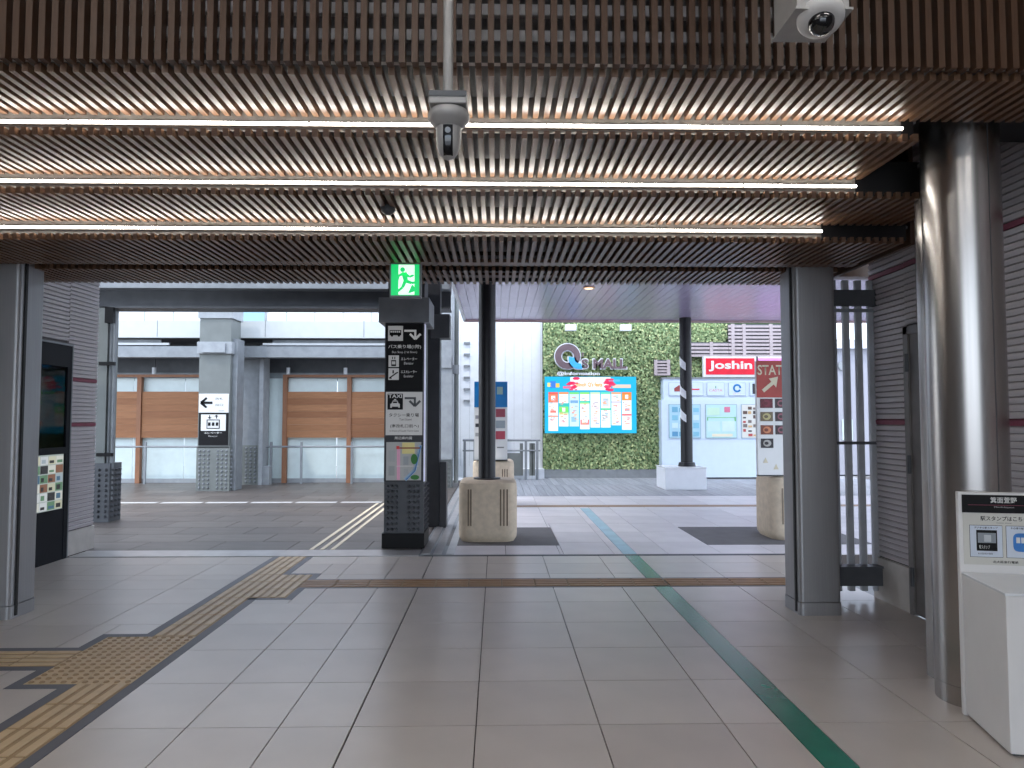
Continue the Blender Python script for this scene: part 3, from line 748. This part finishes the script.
wb = thing('pole_plinth', (3.91, 15.9, 0), 'white box plinth at the foot of the far black pole', 'plinth')
part('body', B().box(3.57, 4.45, 15.48, 16.35, 0, .455, bev=.01), M['white_paint'], wb)
part('lid', B().box(3.56, 4.46, 15.47, 16.36, .455, .475), M['white_gloss'], wb)
pl2 = thing('canopy_pole', (4.14, 15.9, .475), 'far black canopy pole with painted sun patches on a white plinth', 'pole')
part('shaft', B().cyl((4.14, 15.9, .56), (4.14, 15.9, 3.72), .128, n=32), M['black_pole'], pl2, smooth=True)
part('flange', B().cyl((4.14, 15.9, .475), (4.14, 15.9, .56), .19, .17, n=32), M['black_pole'], pl2)
for zc in (2.73, 2.11, 1.60):  # sun patches painted on the shaft as white bands
    b = B(); prev = None
    for k in range(9):
        a = math.radians(180 - 20 + k * 12); zz = zc + .08 - k * .02
        row = [b.bm.verts.new((4.14 + .130 * math.cos(a), 15.9 + .130 * math.sin(a), zz + h_)) for h_ in (.11 - k * .005, -.11 + k * .002)]
        if prev: b.bm.faces.new((prev[0], prev[1], row[1], row[0]))
        prev = row
    part('sun_patch', b, M['white_paint'], pl2)

# ------------------------------------------------------------------ canopy soffit of boards
sof = struct('canopy', bx(-.70, 9.5, 6.6, 16.3, 3.74, 3.95), M['soffit_joint'])
sm1 = bx(-.0745, .0745, 0, 1, 0, .02).mesh('soffit_board', M['soffit'])
x = -.62
while x < 9.4:
    for y0, y1 in ((6.6, 10.6), (10.61, 14.5), (14.51, 16.28)):
        inst('soffit_board', sm1, sof, (x, y0, 3.72), (1, y1 - y0, 1))
    x += .154
part('fascia', bx(-.74, 9.5, 16.28, 16.36, 3.68, 3.95), M['pink_fascia'], sof)
part('fascia', bx(-.76, -.70, 6.6, 16.36, 3.70, 3.95), M['white_paint'], sof)
dl = thing('downlight', (1.55, 12.2, 3.72), 'small round downlight in the canopy soffit', 'ceiling light')
part('trim_ring', B().cyl((1.55, 12.2, 3.70), (1.55, 12.2, 3.72), .10, n=24), flat('peach', (214, 176, 150)), dl)
part('bulb', B().cyl((1.55, 12.2, 3.692), (1.55, 12.2, 3.70), .07, n=20), lit('warm_bulb', (255, 214, 170), 1.5), dl)

# ------------------------------------------------------------------ green wall, screen, logo
GY = 18.8
gw = struct('wall_green', bx(1.19, 7.7, GY, GY + .4, 0, 4.05), M['moss_back'])
part('base_band', bx(1.19, 7.7, GY - .12, GY, 0, .22), M['steel_mid'], gw)
random.seed(11)
b = B(); bm = b.bm
def leafpatch(x0, x1, z0, z1, n):
    for _ in range(n):
        x, z = random.uniform(x0, x1), random.uniform(z0, z1)
        y = GY - random.uniform(.01, .16); s_ = random.uniform(.026, .052)
        a = random.uniform(0, 6.28); t = random.uniform(-.9, .6); u = Vector((math.cos(a), random.uniform(-.5, .5), math.sin(a))).normalized()
        n_ = Vector((random.uniform(-.5, .5), -1, t)).normalized(); v = n_.cross(u).normalized() * .55
        c = Vector((x, y, z))
        bm.faces.new([bm.verts.new(c + q_ * s_) for q_ in (-u, v, u, -v)])
leafpatch(1.2, 5.95, .22, 3.97, 32000); leafpatch(5.9, 6.6, .22, 3.1, 1800)
lf = part('foliage', b, M['leaf'], gw); lf['kind'] = 'stuff'
# upper right louvres and two small vents in the green wall
def louvre(x0, x1, z0, z1, n, posts, label):
    t = thing('louvre_vent', ((x0 + x1) / 2, GY - .2, z0), label, 'vent')
    part('backing', bx(x0, x1, GY - .19, GY - .17, z0, z1), M['steel_dark'], t)
    me = bx(-(x1 - x0) / 2, (x1 - x0) / 2, 0, .05, 0, (z1 - z0) / n * .62).mesh('louvre_slat', M['louvre_grey'])
    for k in range(n): inst('louvre_slat', me, t, ((x0 + x1) / 2, GY - .25, z0 + (z1 - z0) * k / n))
    for x in posts: part('louvre_post', bx(x - .04, x + .04, GY - .26, GY - .2, z0, z1), M['louvre_grey'], t)
louvre(5.95, 7.68, 3.1, 3.95, 9, (6.06, 6.35, 7.05), 'wide grey horizontal louvres at top right of the green wall')
louvre(4.75, 5.94, 3.1, 3.48, 4, (5.5,), 'short louvre strip below the hanging greenery, left of the wide louvres')
louvre(4.02, 4.43, 2.62, 3.02, 5, (4.06, 4.39), 'small square louvre vent in the middle of the green wall')
for k, x in enumerate((1.87, 3.27)):
    wlp = thing('wall_lamp', (x, GY - .4, 3.72), ['white box floodlight at the top of the green wall, above the Q of the logo', 'white box floodlight at the top of the green wall, above the end of the logo'][k], 'lamp')
    part('lamp_box', bx(x - .14, x + .14, GY - .45, GY - .3, 3.74, 3.90, bev=.01), M['white_gloss'], wlp)
    part('bracket', bx(x - .03, x + .03, GY - .3, GY - .17, 3.80, 3.84), M['steel_mid'], wlp)
SCY = GY - .24
sc = thing('led_screen', (2.39, SCY, 1.15), 'bright cyan digital screen full of shop cards on the green wall', 'screen')
part('case', bx(1.21, 3.56, SCY, GY - .215, 1.14, 2.59), M['charcoal'], sc)
face = part('display', bx(1.215, 3.555, SCY - .01, SCY, 1.145, 2.585), lit('scr_cyan', (20, 190, 236), .72), sc)
def sx(u): return 1.215 + u * 2.34
def sz(v): return 2.585 - v * 1.44
def scard(u0, u1, v0, v1, c, d=0): return part('screen_card', bx(sx(u0), sx(u1), SCY - .013 - d, SCY - .010 - d, sz(v1), sz(v0)), lit('scr_%d_%d_%d' % c, c, .8), face)
scard(.28, .72, .01, .24, (250, 244, 250))
spl = B()
for k in range(26):
    s_ = random.choice((-1, 1)); u = .5 + s_ * random.uniform(.15, .24); v = random.uniform(.02, .24); r_ = random.uniform(.02, .07)
    spl.prism([(sx(u) + r_ * 1.6 * math.cos(a * math.pi / 3), sz(v) + r_ * .7 * math.sin(a * math.pi / 3)) for a in range(6)], SCY - .018, SCY - .014)
part('screen_splash', spl, lit('scr_crimson', (240, 60, 110), .7), face)
text('minoh Q\'s festa', lit('scr_gold', (250, 180, 70), .7), face, sx(.34), sx(.63), sz(.19), sz(.10), SCY - .02, .03)
for u0, u1, v0, v1, c in [(.03, .07, .11, .18, (250, 226, 140)), (.06, .12, .08, .2, (60, 130, 230)), (.12, .16, .12, .19, (250, 200, 90)), (.74, .94, .14, .2, (236, 206, 190)), (.2, .3, .17, .21, (240, 110, 150)), (.7, .82, .05, .09, (90, 190, 240))]: scard(u0, u1, v0, v1, c, .004)
WHT = (246, 250, 252)
for i in range(8):
    u0 = .04 + i * .1145; u1 = u0 + .104
    vb = [.96, .88, .88, .93, .90, .90, .86, .94][i]
    bgc = scard(u0, u1, .28, vb, WHT if i not in (2,) else (206, 234, 248))
    hd_ = [(240, 96, 90), (240, 150, 90), (120, 220, 120), (140, 224, 110), (206, 228, 190), (110, 224, 190), (240, 170, 130), (244, 120, 110)][i]
    scard(u0, u1, .275, .31, hd_, .004)
    if i == 0: scard(u0, u1, .31, .46, (244, 130, 100), .004); scard(u0 + .03, u1 - .03, .34, .42, WHT, .008); scard(u0, u1, .69, .71, (240, 120, 80), .004); scard(u0 + .02, u1 - .02, .6, .64, (236, 130, 120), .004)
    if i == 1: scard(u0, u1, .47, .53, (60, 196, 190), .004); scard(u0, u1, .53, .64, (120, 232, 110), .004); scard(u0 + .035, u1 - .035, .55, .62, WHT, .008); scard(u0, u1, .65, .67, (200, 240, 120), .004)
    if i == 2: scard(u0 + .01, u1 - .01, .42, .47, (120, 170, 220), .004); scard(u0 + .02, u1 - .03, .72, .8, (150, 200, 230), .004)
    if i == 3: scard(u0, u1, .43, .46, (60, 214, 190), .004); scard(u0, u1, .46, .48, (170, 236, 130), .004); scard(u0 + .005, u1 - .005, .76, .85, (244, 130, 130), .004); scard(u0 + .02, u1 - .02, .74, .82, WHT, .008)
    if i == 4: scard(u0 + .01, u1 - .01, .45, .85, (250, 232, 238), .004)
    if i == 5: scard(u0, u1, .56, .59, (40, 214, 150), .004); scard(u0 + .02, u1 - .02, .38, .52, (206, 220, 232), .004); scard(u0 + .05, u1 - .03, .66, .74, (190, 216, 220), .004)
    if i == 6: scard(u0, u1, .44, .46, (190, 180, 214), .004); scard(u0 + .03, u1 - .03, .33, .36, (190, 232, 226), .004)
    if i == 7: scard(u0, u1, .28, .42, (250, 150, 70), .004); scard(u0 + .035, u1 - .035, .32, .39, WHT, .008); scard(u0, u1, .66, .69, (236, 110, 120), .004); scard(u0 + .03, u1 - .02, .56, .61, (240, 160, 160), .004)

random.seed(21)
fine = {}
for i in range(8):
    for k in range(16):
        u = .048 + i * .1145 + random.uniform(0, .05); v = random.uniform(.34, .84); c = random.choice(((150, 190, 220), (236, 150, 160), (170, 176, 190), (240, 180, 140)))
        fine.setdefault(c, B()).box(sx(u), sx(u + random.uniform(.015, .04)), SCY - .025, SCY - .022, sz(v + random.uniform(.008, .02)), sz(v))
for c, b in fine.items(): part('screen_fine_print', b, lit('scr_%d_%d_%d' % c, c, .8), face)
lg = thing('mall_logo', (2.4, GY - .25, 2.72), 'grey and blue Q\'S MALL lettering sign above the screen', 'sign')
def ring(cx, cz, ro, ri, y0, y1, a0=0, a1=360, n=48):
    b = B(); rows = []
    for k in range(n + 1):
        a = math.radians(a0 + (a1 - a0) * k / n); ca, sa = math.cos(a), math.sin(a)
        rows.append([b.bm.verts.new((cx + r_ * ca, y_, cz + r_ * sa)) for r_, y_ in ((ro, y0), (ri, y0), (ri, y1), (ro, y1))])
    for p_, q_ in zip(rows, rows[1:]):
        for i in range(4): b.bm.faces.new((p_[i], p_[(i + 1) % 4], q_[(i + 1) % 4], q_[i]))
    if a1 - a0 < 360: b.bm.faces.new(rows[0]); b.bm.faces.new(rows[-1][::-1])
    return b
qx, qz = 1.80, 3.10
LY = GY - .26
part('letter_edge', ring(qx, qz, .345, .135, LY, GY - .215), M['white_paint'], lg)
part('letter', ring(qx, qz, .318, .165, LY - .03, LY), M['logo_grey'], lg)
part('letter_tail_edge', ring(qx + .30, qz - .04, .31, .09, LY - .03, LY - .02, 172, 292), M['white_paint'], lg)
part('letter_tail', ring(qx + .30, qz - .05, .275, .13, LY - .055, LY - .03, 172, 285), M['logo_blue'], lg)
text("S", M['logo_grey'], lg, 2.155, 2.325, 2.79, 3.03, LY - .03, .03, name='letter', ext=.0)
text("'", M['logo_grey'], lg, 2.160, 2.205, 3.09, 3.20, LY - .03, .04, name='letter')
text("MALL", M['logo_grey'], lg, 2.455, 3.305, 2.79, 3.03, LY - .03, .04, name='letter')
text("S", M['white_paint'], lg, 2.135, 2.345, 2.765, 3.055, LY, .06, name='letter_edge', ext=.0)
text("MALL", M['white_paint'], lg, 2.430, 3.330, 2.765, 3.055, LY, .06, name='letter_edge')
text("@Information", M['white_paint'], lg, 1.525, 2.625, 2.60, 2.715, LY, .03)

# ------------------------------------------------------------------ shop information kiosk
KY = 18.35
kk = thing('shop_board', (5.8, KY, 0), 'pale blue white shop information board with posters in front of the green wall', 'sign board')
part('lower_body', bx(4.15, 7.6, KY, KY + .4, .04, 1.99), mat('kiosk_white', sr(206, 222, 240), .4, var=.02), kk)
part('upper_body', bx(4.21, 7.6, KY + .02, KY + .4, 1.99, 2.52), M['kiosk_white'], kk)
part('cap_rail', bx(4.18, 7.6, KY, KY + .4, 2.52, 2.56), M['steel_mid'], kk)
shg = part('shop_sign', bx(5.235, 6.62, KY, KY + .12, 2.57, 3.09), M['white_paint'], kk)
part('red_field', bx(5.29, 6.53, KY - .01, KY, 2.63, 3.045), M['red_sign'], shg)
text('Joshin', M['sign_white'], shg, 5.36, 6.47, 2.71, 2.98, KY - .012, .03)
sh2 = part('shop_sign', bx(6.58, 7.5, KY, KY + .12, 2.57, 3.09), M['white_paint'], kk)
part('pink_field', bx(6.62, 7.45, KY - .01, KY, 2.63, 3.05), M['pink_sign'], sh2)
for i, (x0, x1) in enumerate([(4.34, 5.22), (5.31, 5.76), (5.86, 6.30), (6.40, 6.84), (6.94, 7.38)]):
    fr = part('logo_card', bx(x0, x1, KY, KY + .02, 2.09, 2.43), flat('card_edge', (170, 184, 200)), kk)
    part('card_face', bx(x0 + .012, x1 - .012, KY - .004, KY, 2.102, 2.418), M['kiosk_white'], fr)
    cx = (x0 + x1) / 2
    if i == 0:
        part('printed_mark', B().prism([(4.48, 2.2), (4.72, 2.2), (4.72, 2.33), (4.60, 2.36), (4.48, 2.28)], KY - .008, KY - .004), flat('mark_wine', (150, 70, 70)), fr)
        part('printed_mark', bx(4.92, 5.12, KY - .008, KY - .004, 2.24, 2.27), M['red_sign'], fr)
    elif i == 1:
        text('CASTA', flat('mark_rose', (226, 140, 140)), fr, cx - .17, cx + .17, 2.2, 2.26, KY - .005); part('printed_mark', bx(cx - .01, cx + .01, KY - .008, KY - .004, 2.28, 2.34), flat('mark_leaf', (90, 170, 110)), fr)
    elif i == 2:
        o = part('printed_mark', ring(cx, 2.285, .105, .06, KY - .009, KY - .004, 0, 330), M['blue_sign'], fr); text('エディオン', M['red_sign'], fr, cx - .1, cx + .1, 2.125, 2.155, KY - .005)
    else:
        part('printed_mark', bx(cx - .15, cx + .15, KY - .008, KY - .004, 2.14, 2.4), M['charcoal'], fr); text('Z', M['sign_white'], fr, cx - .08, cx + .1, 2.18, 2.37, KY - .009, .03)
random.seed(5)
for i, (x0, x1) in enumerate([(4.33, 5.14), (5.26, 6.06), (6.17, 7.0)]):
    fr = part('poster', bx(x0, x1, KY - .02, KY, 1.02, 1.88), flat('poster_edge', (150, 172, 184)), kk)
    base = [(170, 208, 226), (186, 222, 222), (216, 216, 210)][i]
    part('poster_sheet', bx(x0 + .015, x1 - .015, KY - .024, KY - .02, 1.035, 1.865), flat('sheet_%d' % i, base), fr)
    def pc(u0, u1, v0, v1, c): part('printed_patch', bx(x0 + u0 * (x1 - x0), x0 + u1 * (x1 - x0), KY - .028, KY - .024, 1.02 + v0 * .86, 1.02 + v1 * .86), flat('pp_%d_%d_%d' % c, c), fr)
    if i == 0:
        for r_ in range(4):
            for c_ in range(4): pc(.1 + c_ * .22, .28 + c_ * .22, .06 + r_ * .235, .24 + r_ * .235 - random.uniform(.02, .06), random.choice([(110, 170, 200), (130, 190, 214), (90, 150, 190), (200, 224, 232)]))
    elif i == 1:
        pc(.05, .08, .52, .62, (110, 190, 120)); pc(.92, .96, .5, .62, (110, 190, 120)); pc(.05, .95, .6, .62, (140, 206, 150)); pc(.6, .78, .76, .92, (214, 120, 150)); pc(.2, .85, .05, .13, (232, 224, 200))
        pc(.06, .45, .68, .9, (196, 228, 206)); pc(.06, .45, .2, .5, (200, 226, 228)); pc(.52, .92, .2, .5, (206, 228, 230))
    else:
        for r_ in range(7):
            for c_ in range(6):
                if random.random() < .8: pc(.05 + c_ * .155, .05 + c_ * .155 + random.uniform(.06, .13), .06 + r_ * .13, .06 + r_ * .13 + random.uniform(.04, .1), random.choice([(60, 56, 60), (176, 70, 70), (120, 110, 106), (206, 170, 120), (96, 76, 70)]))

# ------------------------------------------------------------------ white wall, ladder, light column, railing
ww = struct('wall_white', bx(-1.6, 1.18, 18.9, 19.3, 0, 6.0), M['white_paint'])
for k in range(12): part('panel_joint', bx(-1.4 + k * .23, -1.396 + k * .23, 18.896, 18.9, .3, 6), M['steel_light'], ww)
part('kerb', bx(.35, 1.2, 18.5, 18.9, 0, .24), M['white_paint'], ww)
for k in range(6):
    z = 1.95 + k * .30
    part('wall_vent', bx(-.86, -.70, 18.84, 18.9, z, z + .05), M['steel_mid'], ww)
lc = thing('light_column', (-1.2, 16.4, 0), 'pale grey clad column between the sign pillar and the white wall', 'column')
part('cladding', bx(-1.75, -.98, 16.0, 16.8, .62, 5.5), M['steel_light'], lc)
part('box_band', bx(-1.35, -1.0, 15.94, 16.0, 2.62, 2.85), M['steel_light'], lc)
part('foot', bx(-1.7, -1.0, 16.05, 16.75, 0, .62), M['galvanised'], lc)
part('pipe', B().cyl((-.90, 16.2, .1), (-.90, 16.2, 5.4), .05, n=12), M['galvanised'], lc)
part('pipe_clamp', bx(-1.0, -.84, 16.13, 16.27, 2.5, 2.7), M['steel_mid'], lc)
fs = [((x, 16.05, .08 + j * .09), (0, -1, 0)) for j in range(6) for x in (-1.3, -1.22, -1.14, -1.06)]
studs('stud_field', fs, M['galvanised'], lc, .03, .04)
rl = thing('railing', (.2, 18.2, 0), 'grey metal railing in front of the white wall', 'railing')
part('top_rail', B().cyl((-.85, 18.2, .98), (1.08, 18.2, .98), .03, n=10), M['steel_mid'], rl)
part('mid_rail', B().cyl((-.85, 18.2, .72), (1.08, 18.2, .72), .02, n=10), M['steel_mid'], rl)
for x in (-.8, -.55, .15, .72, 1.0): part('post', bx(x - .03, x + .03, 18.17, 18.23, 0, .98), M['steel_mid'], rl)
for x in (.62, .86, .92): part('bar', bx(x - .05, x + .03, 18.22, 18.26, .1, .9), M['galvanised'], rl)
part('infill', bx(-.2, .6, 18.2, 18.21, .1, .66), M['galvanised'], rl)

# ------------------------------------------------------------------ terrace side: beams, columns, cedar fence
bmn = thing('steel_beam', (-3.4, 10.9, 3.15), 'dark steel beam running across above the terrace', 'beam')
part('web', bx(-7.5, -.70, 10.93, 11.05, 3.15, 3.41), M['steel_dark'], bmn)
part('lower_flange', bx(-7.5, -.70, 10.80, 11.2, 3.13, 3.16), M['steel_dark'], bmn)
part('upper_flange', bx(-7.5, -.70, 10.70, 11.2, 3.41, 3.62), M['steel_light'], bmn)  # lighter steel puts the light falling on this flange into its colour
struct('unseen_terrace_roof', bx(-9, -.76, 6.5, 9.9, 3.70, 3.86), M['steel_mid'])  # unseen roof slab over the terrace, cut short so skylight reaches the beam
cl = thing('stud_column', (-5.75, 10.9, 0), 'galvanised column with studded foot at the end of the left wall', 'column')
part('shaft', bx(-5.92, -5.72, 10.8, 11.1, 0, 3.15), M['galvanised'], cl)
for x in (-5.695, -5.635): part('conduit', B().cyl((x, 10.85, .3), (x, 10.85, 3.1), .022, n=10), M['steel_mid'], cl)
part('switch_box', bx(-5.74, -5.62, 10.74, 10.8, 2.9, 3.13), M['sign_black'], cl)
for z in (.95, 2.28): part('clamp', bx(-5.82, -5.60, 10.76, 10.82, z, z + .05), M['sign_black'], cl)
part('foot', bx(-5.94, -5.63, 10.78, 11.12, 0, .85), M['steel_dark'], cl)
fs = [((x, 10.78, .08 + j * .075), (0, -1, 0)) for j in range(10) for x in (-5.87, -5.78, -5.68)] + [((-5.63, y, .08 + j * .075), (1, 0, 0)) for j in range(10) for y in (10.85, 10.95, 11.05)]
studs('stud_field', fs, M['steel_dark'], cl, .026, .035)

mc_ = thing('sign_column', (-5.92, 15.7, 0), 'grey concrete clad column carrying the arrow and elevator sign', 'column')
part('shaft', bx(-6.25, -5.60, 15.42, 16.0, .9, 4.3), M['galvanised'], mc_)
part('side_channel', B().box(-5.60, -5.50, 15.55, 15.95, 0, 3.2), M['steel_mid'], mc_)
part('capital', bx(-6.28, -5.56, 15.38, 16.04, 3.62, 4.3), M['steel_light'], mc_)
part('collar', B().box(-6.28, -5.56, 15.36, 16.04, 2.87, 3.12), M['steel_light'], mc_)
part('collar_box', bx(-6.16, -5.68, 15.30, 15.36, 2.89, 3.08), M['steel_light'], mc_)
part('foot', bx(-6.27, -5.58, 15.42, 16.0, 0, .92), M['galvanised'], mc_)
fs = [((x, 15.42, .07 + j * .085), (0, -1, 0)) for j in range(10) for x in (-6.2, -6.11, -6.02, -5.83, -5.74, -5.65)] + [((-5.58, y, .07 + j * .085), (1, 0, 0)) for j in range(10) for y in (15.5, 15.62, 15.75, 15.88)]
studs('stud_field', fs, M['steel_mid'], mc_, .028, .035)
CY = 15.42
asg = part('arrow_sign', bx(-6.235, -5.615, CY - .02, CY, 1.635, 2.03), M['sign_white'], mc_)
ab = B(); limb(ab, (-6.19, 1.84), (-5.95, 1.84), .025, .025, CY - .026, CY - .02); limb(ab, (-6.19, 1.84), (-6.07, 1.94), .025, .02, CY - .026, CY - .02); limb(ab, (-6.19, 1.84), (-6.07, 1.74), .025, .02, CY - .026, CY - .02)
part('arrow', ab, M['sign_black'], asg)
text('改札', M['sign_black'], asg, -5.89, -5.73, 1.90, 1.95, CY - .021); text('出口', M['sign_black'], asg, -5.89, -5.73, 1.77, 1.82, CY - .021); text('Gate', M['steel_dark'], asg, -5.82, -5.70, 1.66, 1.69, CY - .021)
esg = part('elevator_sign', bx(-6.225, -5.62, CY - .02, CY, .955, 1.63), M['sign_black'], mc_)
part('pictogram_field', B().box(-6.18, -5.665, CY - .026, CY - .02, 1.255, 1.595), M['sign_white'], esg)
eb = B()
for (a0, a1, c0, c1) in ((-6.06, -5.79, 1.475, 1.49), (-6.06, -5.79, 1.30, 1.315), (-6.06, -6.045, 1.30, 1.49), (-5.805, -5.79, 1.30, 1.49), (-6.03, -5.98, 1.36, 1.43), (-5.95, -5.90, 1.36, 1.43), (-5.87, -5.82, 1.36, 1.43)): eb.box(a0, a1, CY - .032, CY - .026, c0, c1)
limb(eb, (-6.0, 1.58), (-6.0, 1.51), .008, .008, CY - .032, CY - .026); eb.prism([(-6.04, 1.535), (-5.96, 1.535), (-6.0, 1.503)], CY - .033, CY - .026)
limb(eb, (-5.86, 1.58), (-5.86, 1.51), .008, .008, CY - .032, CY - .026); eb.prism([(-5.90, 1.555), (-5.82, 1.555), (-5.86, 1.588)], CY - .033, CY - .026)
part('pictogram', eb, M['sign_black'], esg)
text('エレベーター', M['sign_white'], esg, -6.11, -5.74, 1.19, 1.235, CY - .021, .01); text('Elevator', M['sign_grey'], esg, -6.02, -5.83, 1.13, 1.16, CY - .021)

rc2 = thing('rear_steel_column', (-5.85, 17.1, 0), 'steel column with smooth panel and studded foot behind the sign column', 'column')
part('shaft', bx(-6.2, -5.45, 16.95, 17.25, .9, 3.2), M['steel_mid'], rc2)
part('side_flange', bx(-5.45, -5.36, 16.85, 17.3, 0, 3.2), M['steel_light'], rc2)
part('foot', bx(-6.2, -5.45, 16.93, 17.27, 0, .9), M['galvanised'], rc2)
part('foot_box', bx(-5.36, -5.22, 16.9, 17.15, 0, .42), M['steel_light'], rc2)
fs = [((x, 16.93, .07 + j * .085), (0, -1, 0)) for j in range(10) for x in (-6.1, -6.0, -5.9, -5.75, -5.65, -5.55)]
studs('stud_field', fs, M['steel_mid'], rc2, .028, .035)

fcan = thing('far_canopy', (-6, 16.6, 2.5), 'white edged canopy with grey beams over the cedar fence', 'canopy')
part('white_fascia', bx(-14, -1.8, 16.4, 16.55, 3.32, 3.70), mat('fascia_white', sr(196, 200, 200), .5, var=.03), fcan)
for x in (-9.9, -7.6, -5.2, -3.0): part('fascia_joint', bx(x, x + .012, 16.394, 16.4, 3.34, 3.72), M['steel_mid'], fcan)
part('roof', bx(-14, -1.8, 16.55, 19.2, 3.34, 3.66), M['steel_dark'], fcan)
part('beam', bx(-14, -1.8, 16.5, 16.8, 2.89, 3.14), M['steel_mid'], fcan)
part('beam', bx(-14, -1.8, 17.7, 18.1, 2.62, 3.34), M['steel_dark'], fcan)
part('back_rail', bx(-14, -1.8, 17.75, 17.85, 2.42, 2.62), M['steel_mid'], fcan)
for k, x0 in enumerate((-10.5, -5.3)):
    fl = thing('tube_lamp', (x0 + 1, 16.6, 3.2), ['slim tube lamp under the far canopy, left of the sign column', 'slim tube lamp under the far canopy, right of the sign column'][k], 'ceiling light')
    part('tube', bx(x0, x0 + 3.1, 16.56, 16.62, 3.17, 3.22), M['white_gloss'], fl)
    part('holder', bx(x0 + .2, x0 + 2.9, 16.62, 16.66, 3.18, 3.3), M['steel_mid'], fl)
for k, x in enumerate((-8.1, -6.75, -4.95, -3.6, -5.45)):
    sl = thing('spot_lamp', (x, 17.4, 2.6), 'small white spot lamp under the far canopy beam, ' + ('leftmost, by the left wall end', 'left of the sign column', 'above the right cedar panel', 'beside the sign pillar', 'just right of the sign column')[k], 'ceiling light', 'spot lamps under the far canopy')
    part('bracket', bx(x - .015, x + .015, 17.39, 17.42, 2.70, 2.95), M['steel_dark'], sl)
    part('lamp', B().cyl((x, 17.38, 2.56), (x, 17.38, 2.72), .045, n=12), M['white_paint'], sl)

FY = 17.4
cf = thing('cedar_fence', (-6.5, FY, 0), 'cedar board fence with pale glass panels along the back of the terrace', 'fence')
for x in (-11.0, -8.42, -5.01, -3.50, -1.95): part('post', bx(x - .05, x + .05, FY - .06, FY + .06, 0, 2.53), M['cedar_frame'], cf)
for x0, x1 in ((-11.0, -6.3), (-5.06, -1.9)): part('top_rail', bx(x0, x1, FY - .07, FY + .07, 2.49, 2.55), M['cedar_frame'], cf)
for x0, x1 in ((-10.94, -8.48), (-8.36, -6.3), (-4.96, -3.55), (-3.45, -2.0)):
    me = bx(-(x1 - x0) / 2, (x1 - x0) / 2, 0, .03, 0, .1535).mesh('cedar_board', M['cedar_board'])
    nb_ = 7 if x0 < -5.5 else 7
    for k in range(nb_):
        inst('cedar_board', me, cf, ((x0 + x1) / 2, FY - .02 + random.uniform(-.003, .003), 1.065 + k * .155))
x = -11.0
while x < -1.7:
    part('glass_panel', bx(x, x + 1.18, FY + .10, FY + .13, .10, 2.47), M['pale_glass'], cf); x += 1.2
part('bottom_kerb', bx(-12, -1.8, FY + .08, FY + .2, 0, .10), M['steel_light'], cf)
hr = thing('handrail', (-6, FY - .25, 0), 'slim steel handrail in front of the cedar fence', 'railing')
part('rail', B().cyl((-11, FY - .25, .86), (-1.9, FY - .25, .86), .022, n=10), M['steel_mid'], hr)
for x in (-8.15, -6.7, -5.25, -4.55, -3.38, -2.4): part('post', bx(x - .025, x + .025, FY - .27, FY - .23, 0, .97), M['steel_mid'], hr)

# ------------------------------------------------------------------ far buildings
fb = thing('white_building', (-8, 26, 0), 'white panelled building beyond the terrace canopy', 'building')
part('wall', bx(-18, -2.0, 26, 28, -1, 9.0), M['white_paint'], fb)
for k in range(16):
    if not 9 < k < 10: part('panel_joint', bx(-17.5 + k * 1.0, -17.48 + k * 1.0, 25.98, 26, 2, 9), M['steel_light'], fb)
wdw = part('window', bx(-9.2, -8.25, 25.95, 26, 4.4, 6.5), flat('sky_glass', (150, 190, 226)), fb)
part('window_frame', B().box(-9.26, -9.2, 25.93, 26, 4.4, 6.5).box(-8.25, -8.19, 25.93, 26, 4.4, 6.5), M['steel_light'], wdw)
rbd = thing('grey_building', (12, 22, 0), 'pale building with eaves seen through the barred grille', 'building')
part('wall', bx(7.8, 18, 21, 24, -.1, 3.55), mat('pale_wall', sr(168, 168, 178), .7, var=.03), rbd)
part('eaves', bx(7.75, 18, 20.8, 24, 3.55, 3.8), M['white_paint'], rbd)
part('wall_lamp', B().cyl((10.05, 20.92, 3.05), (10.05, 21.0, 3.05), .14, n=16), M['steel_light'], rbd)
part('window', bx(10.0, 10.3, 20.97, 21, .9, 1.5), M['pale_glass'], rbd)
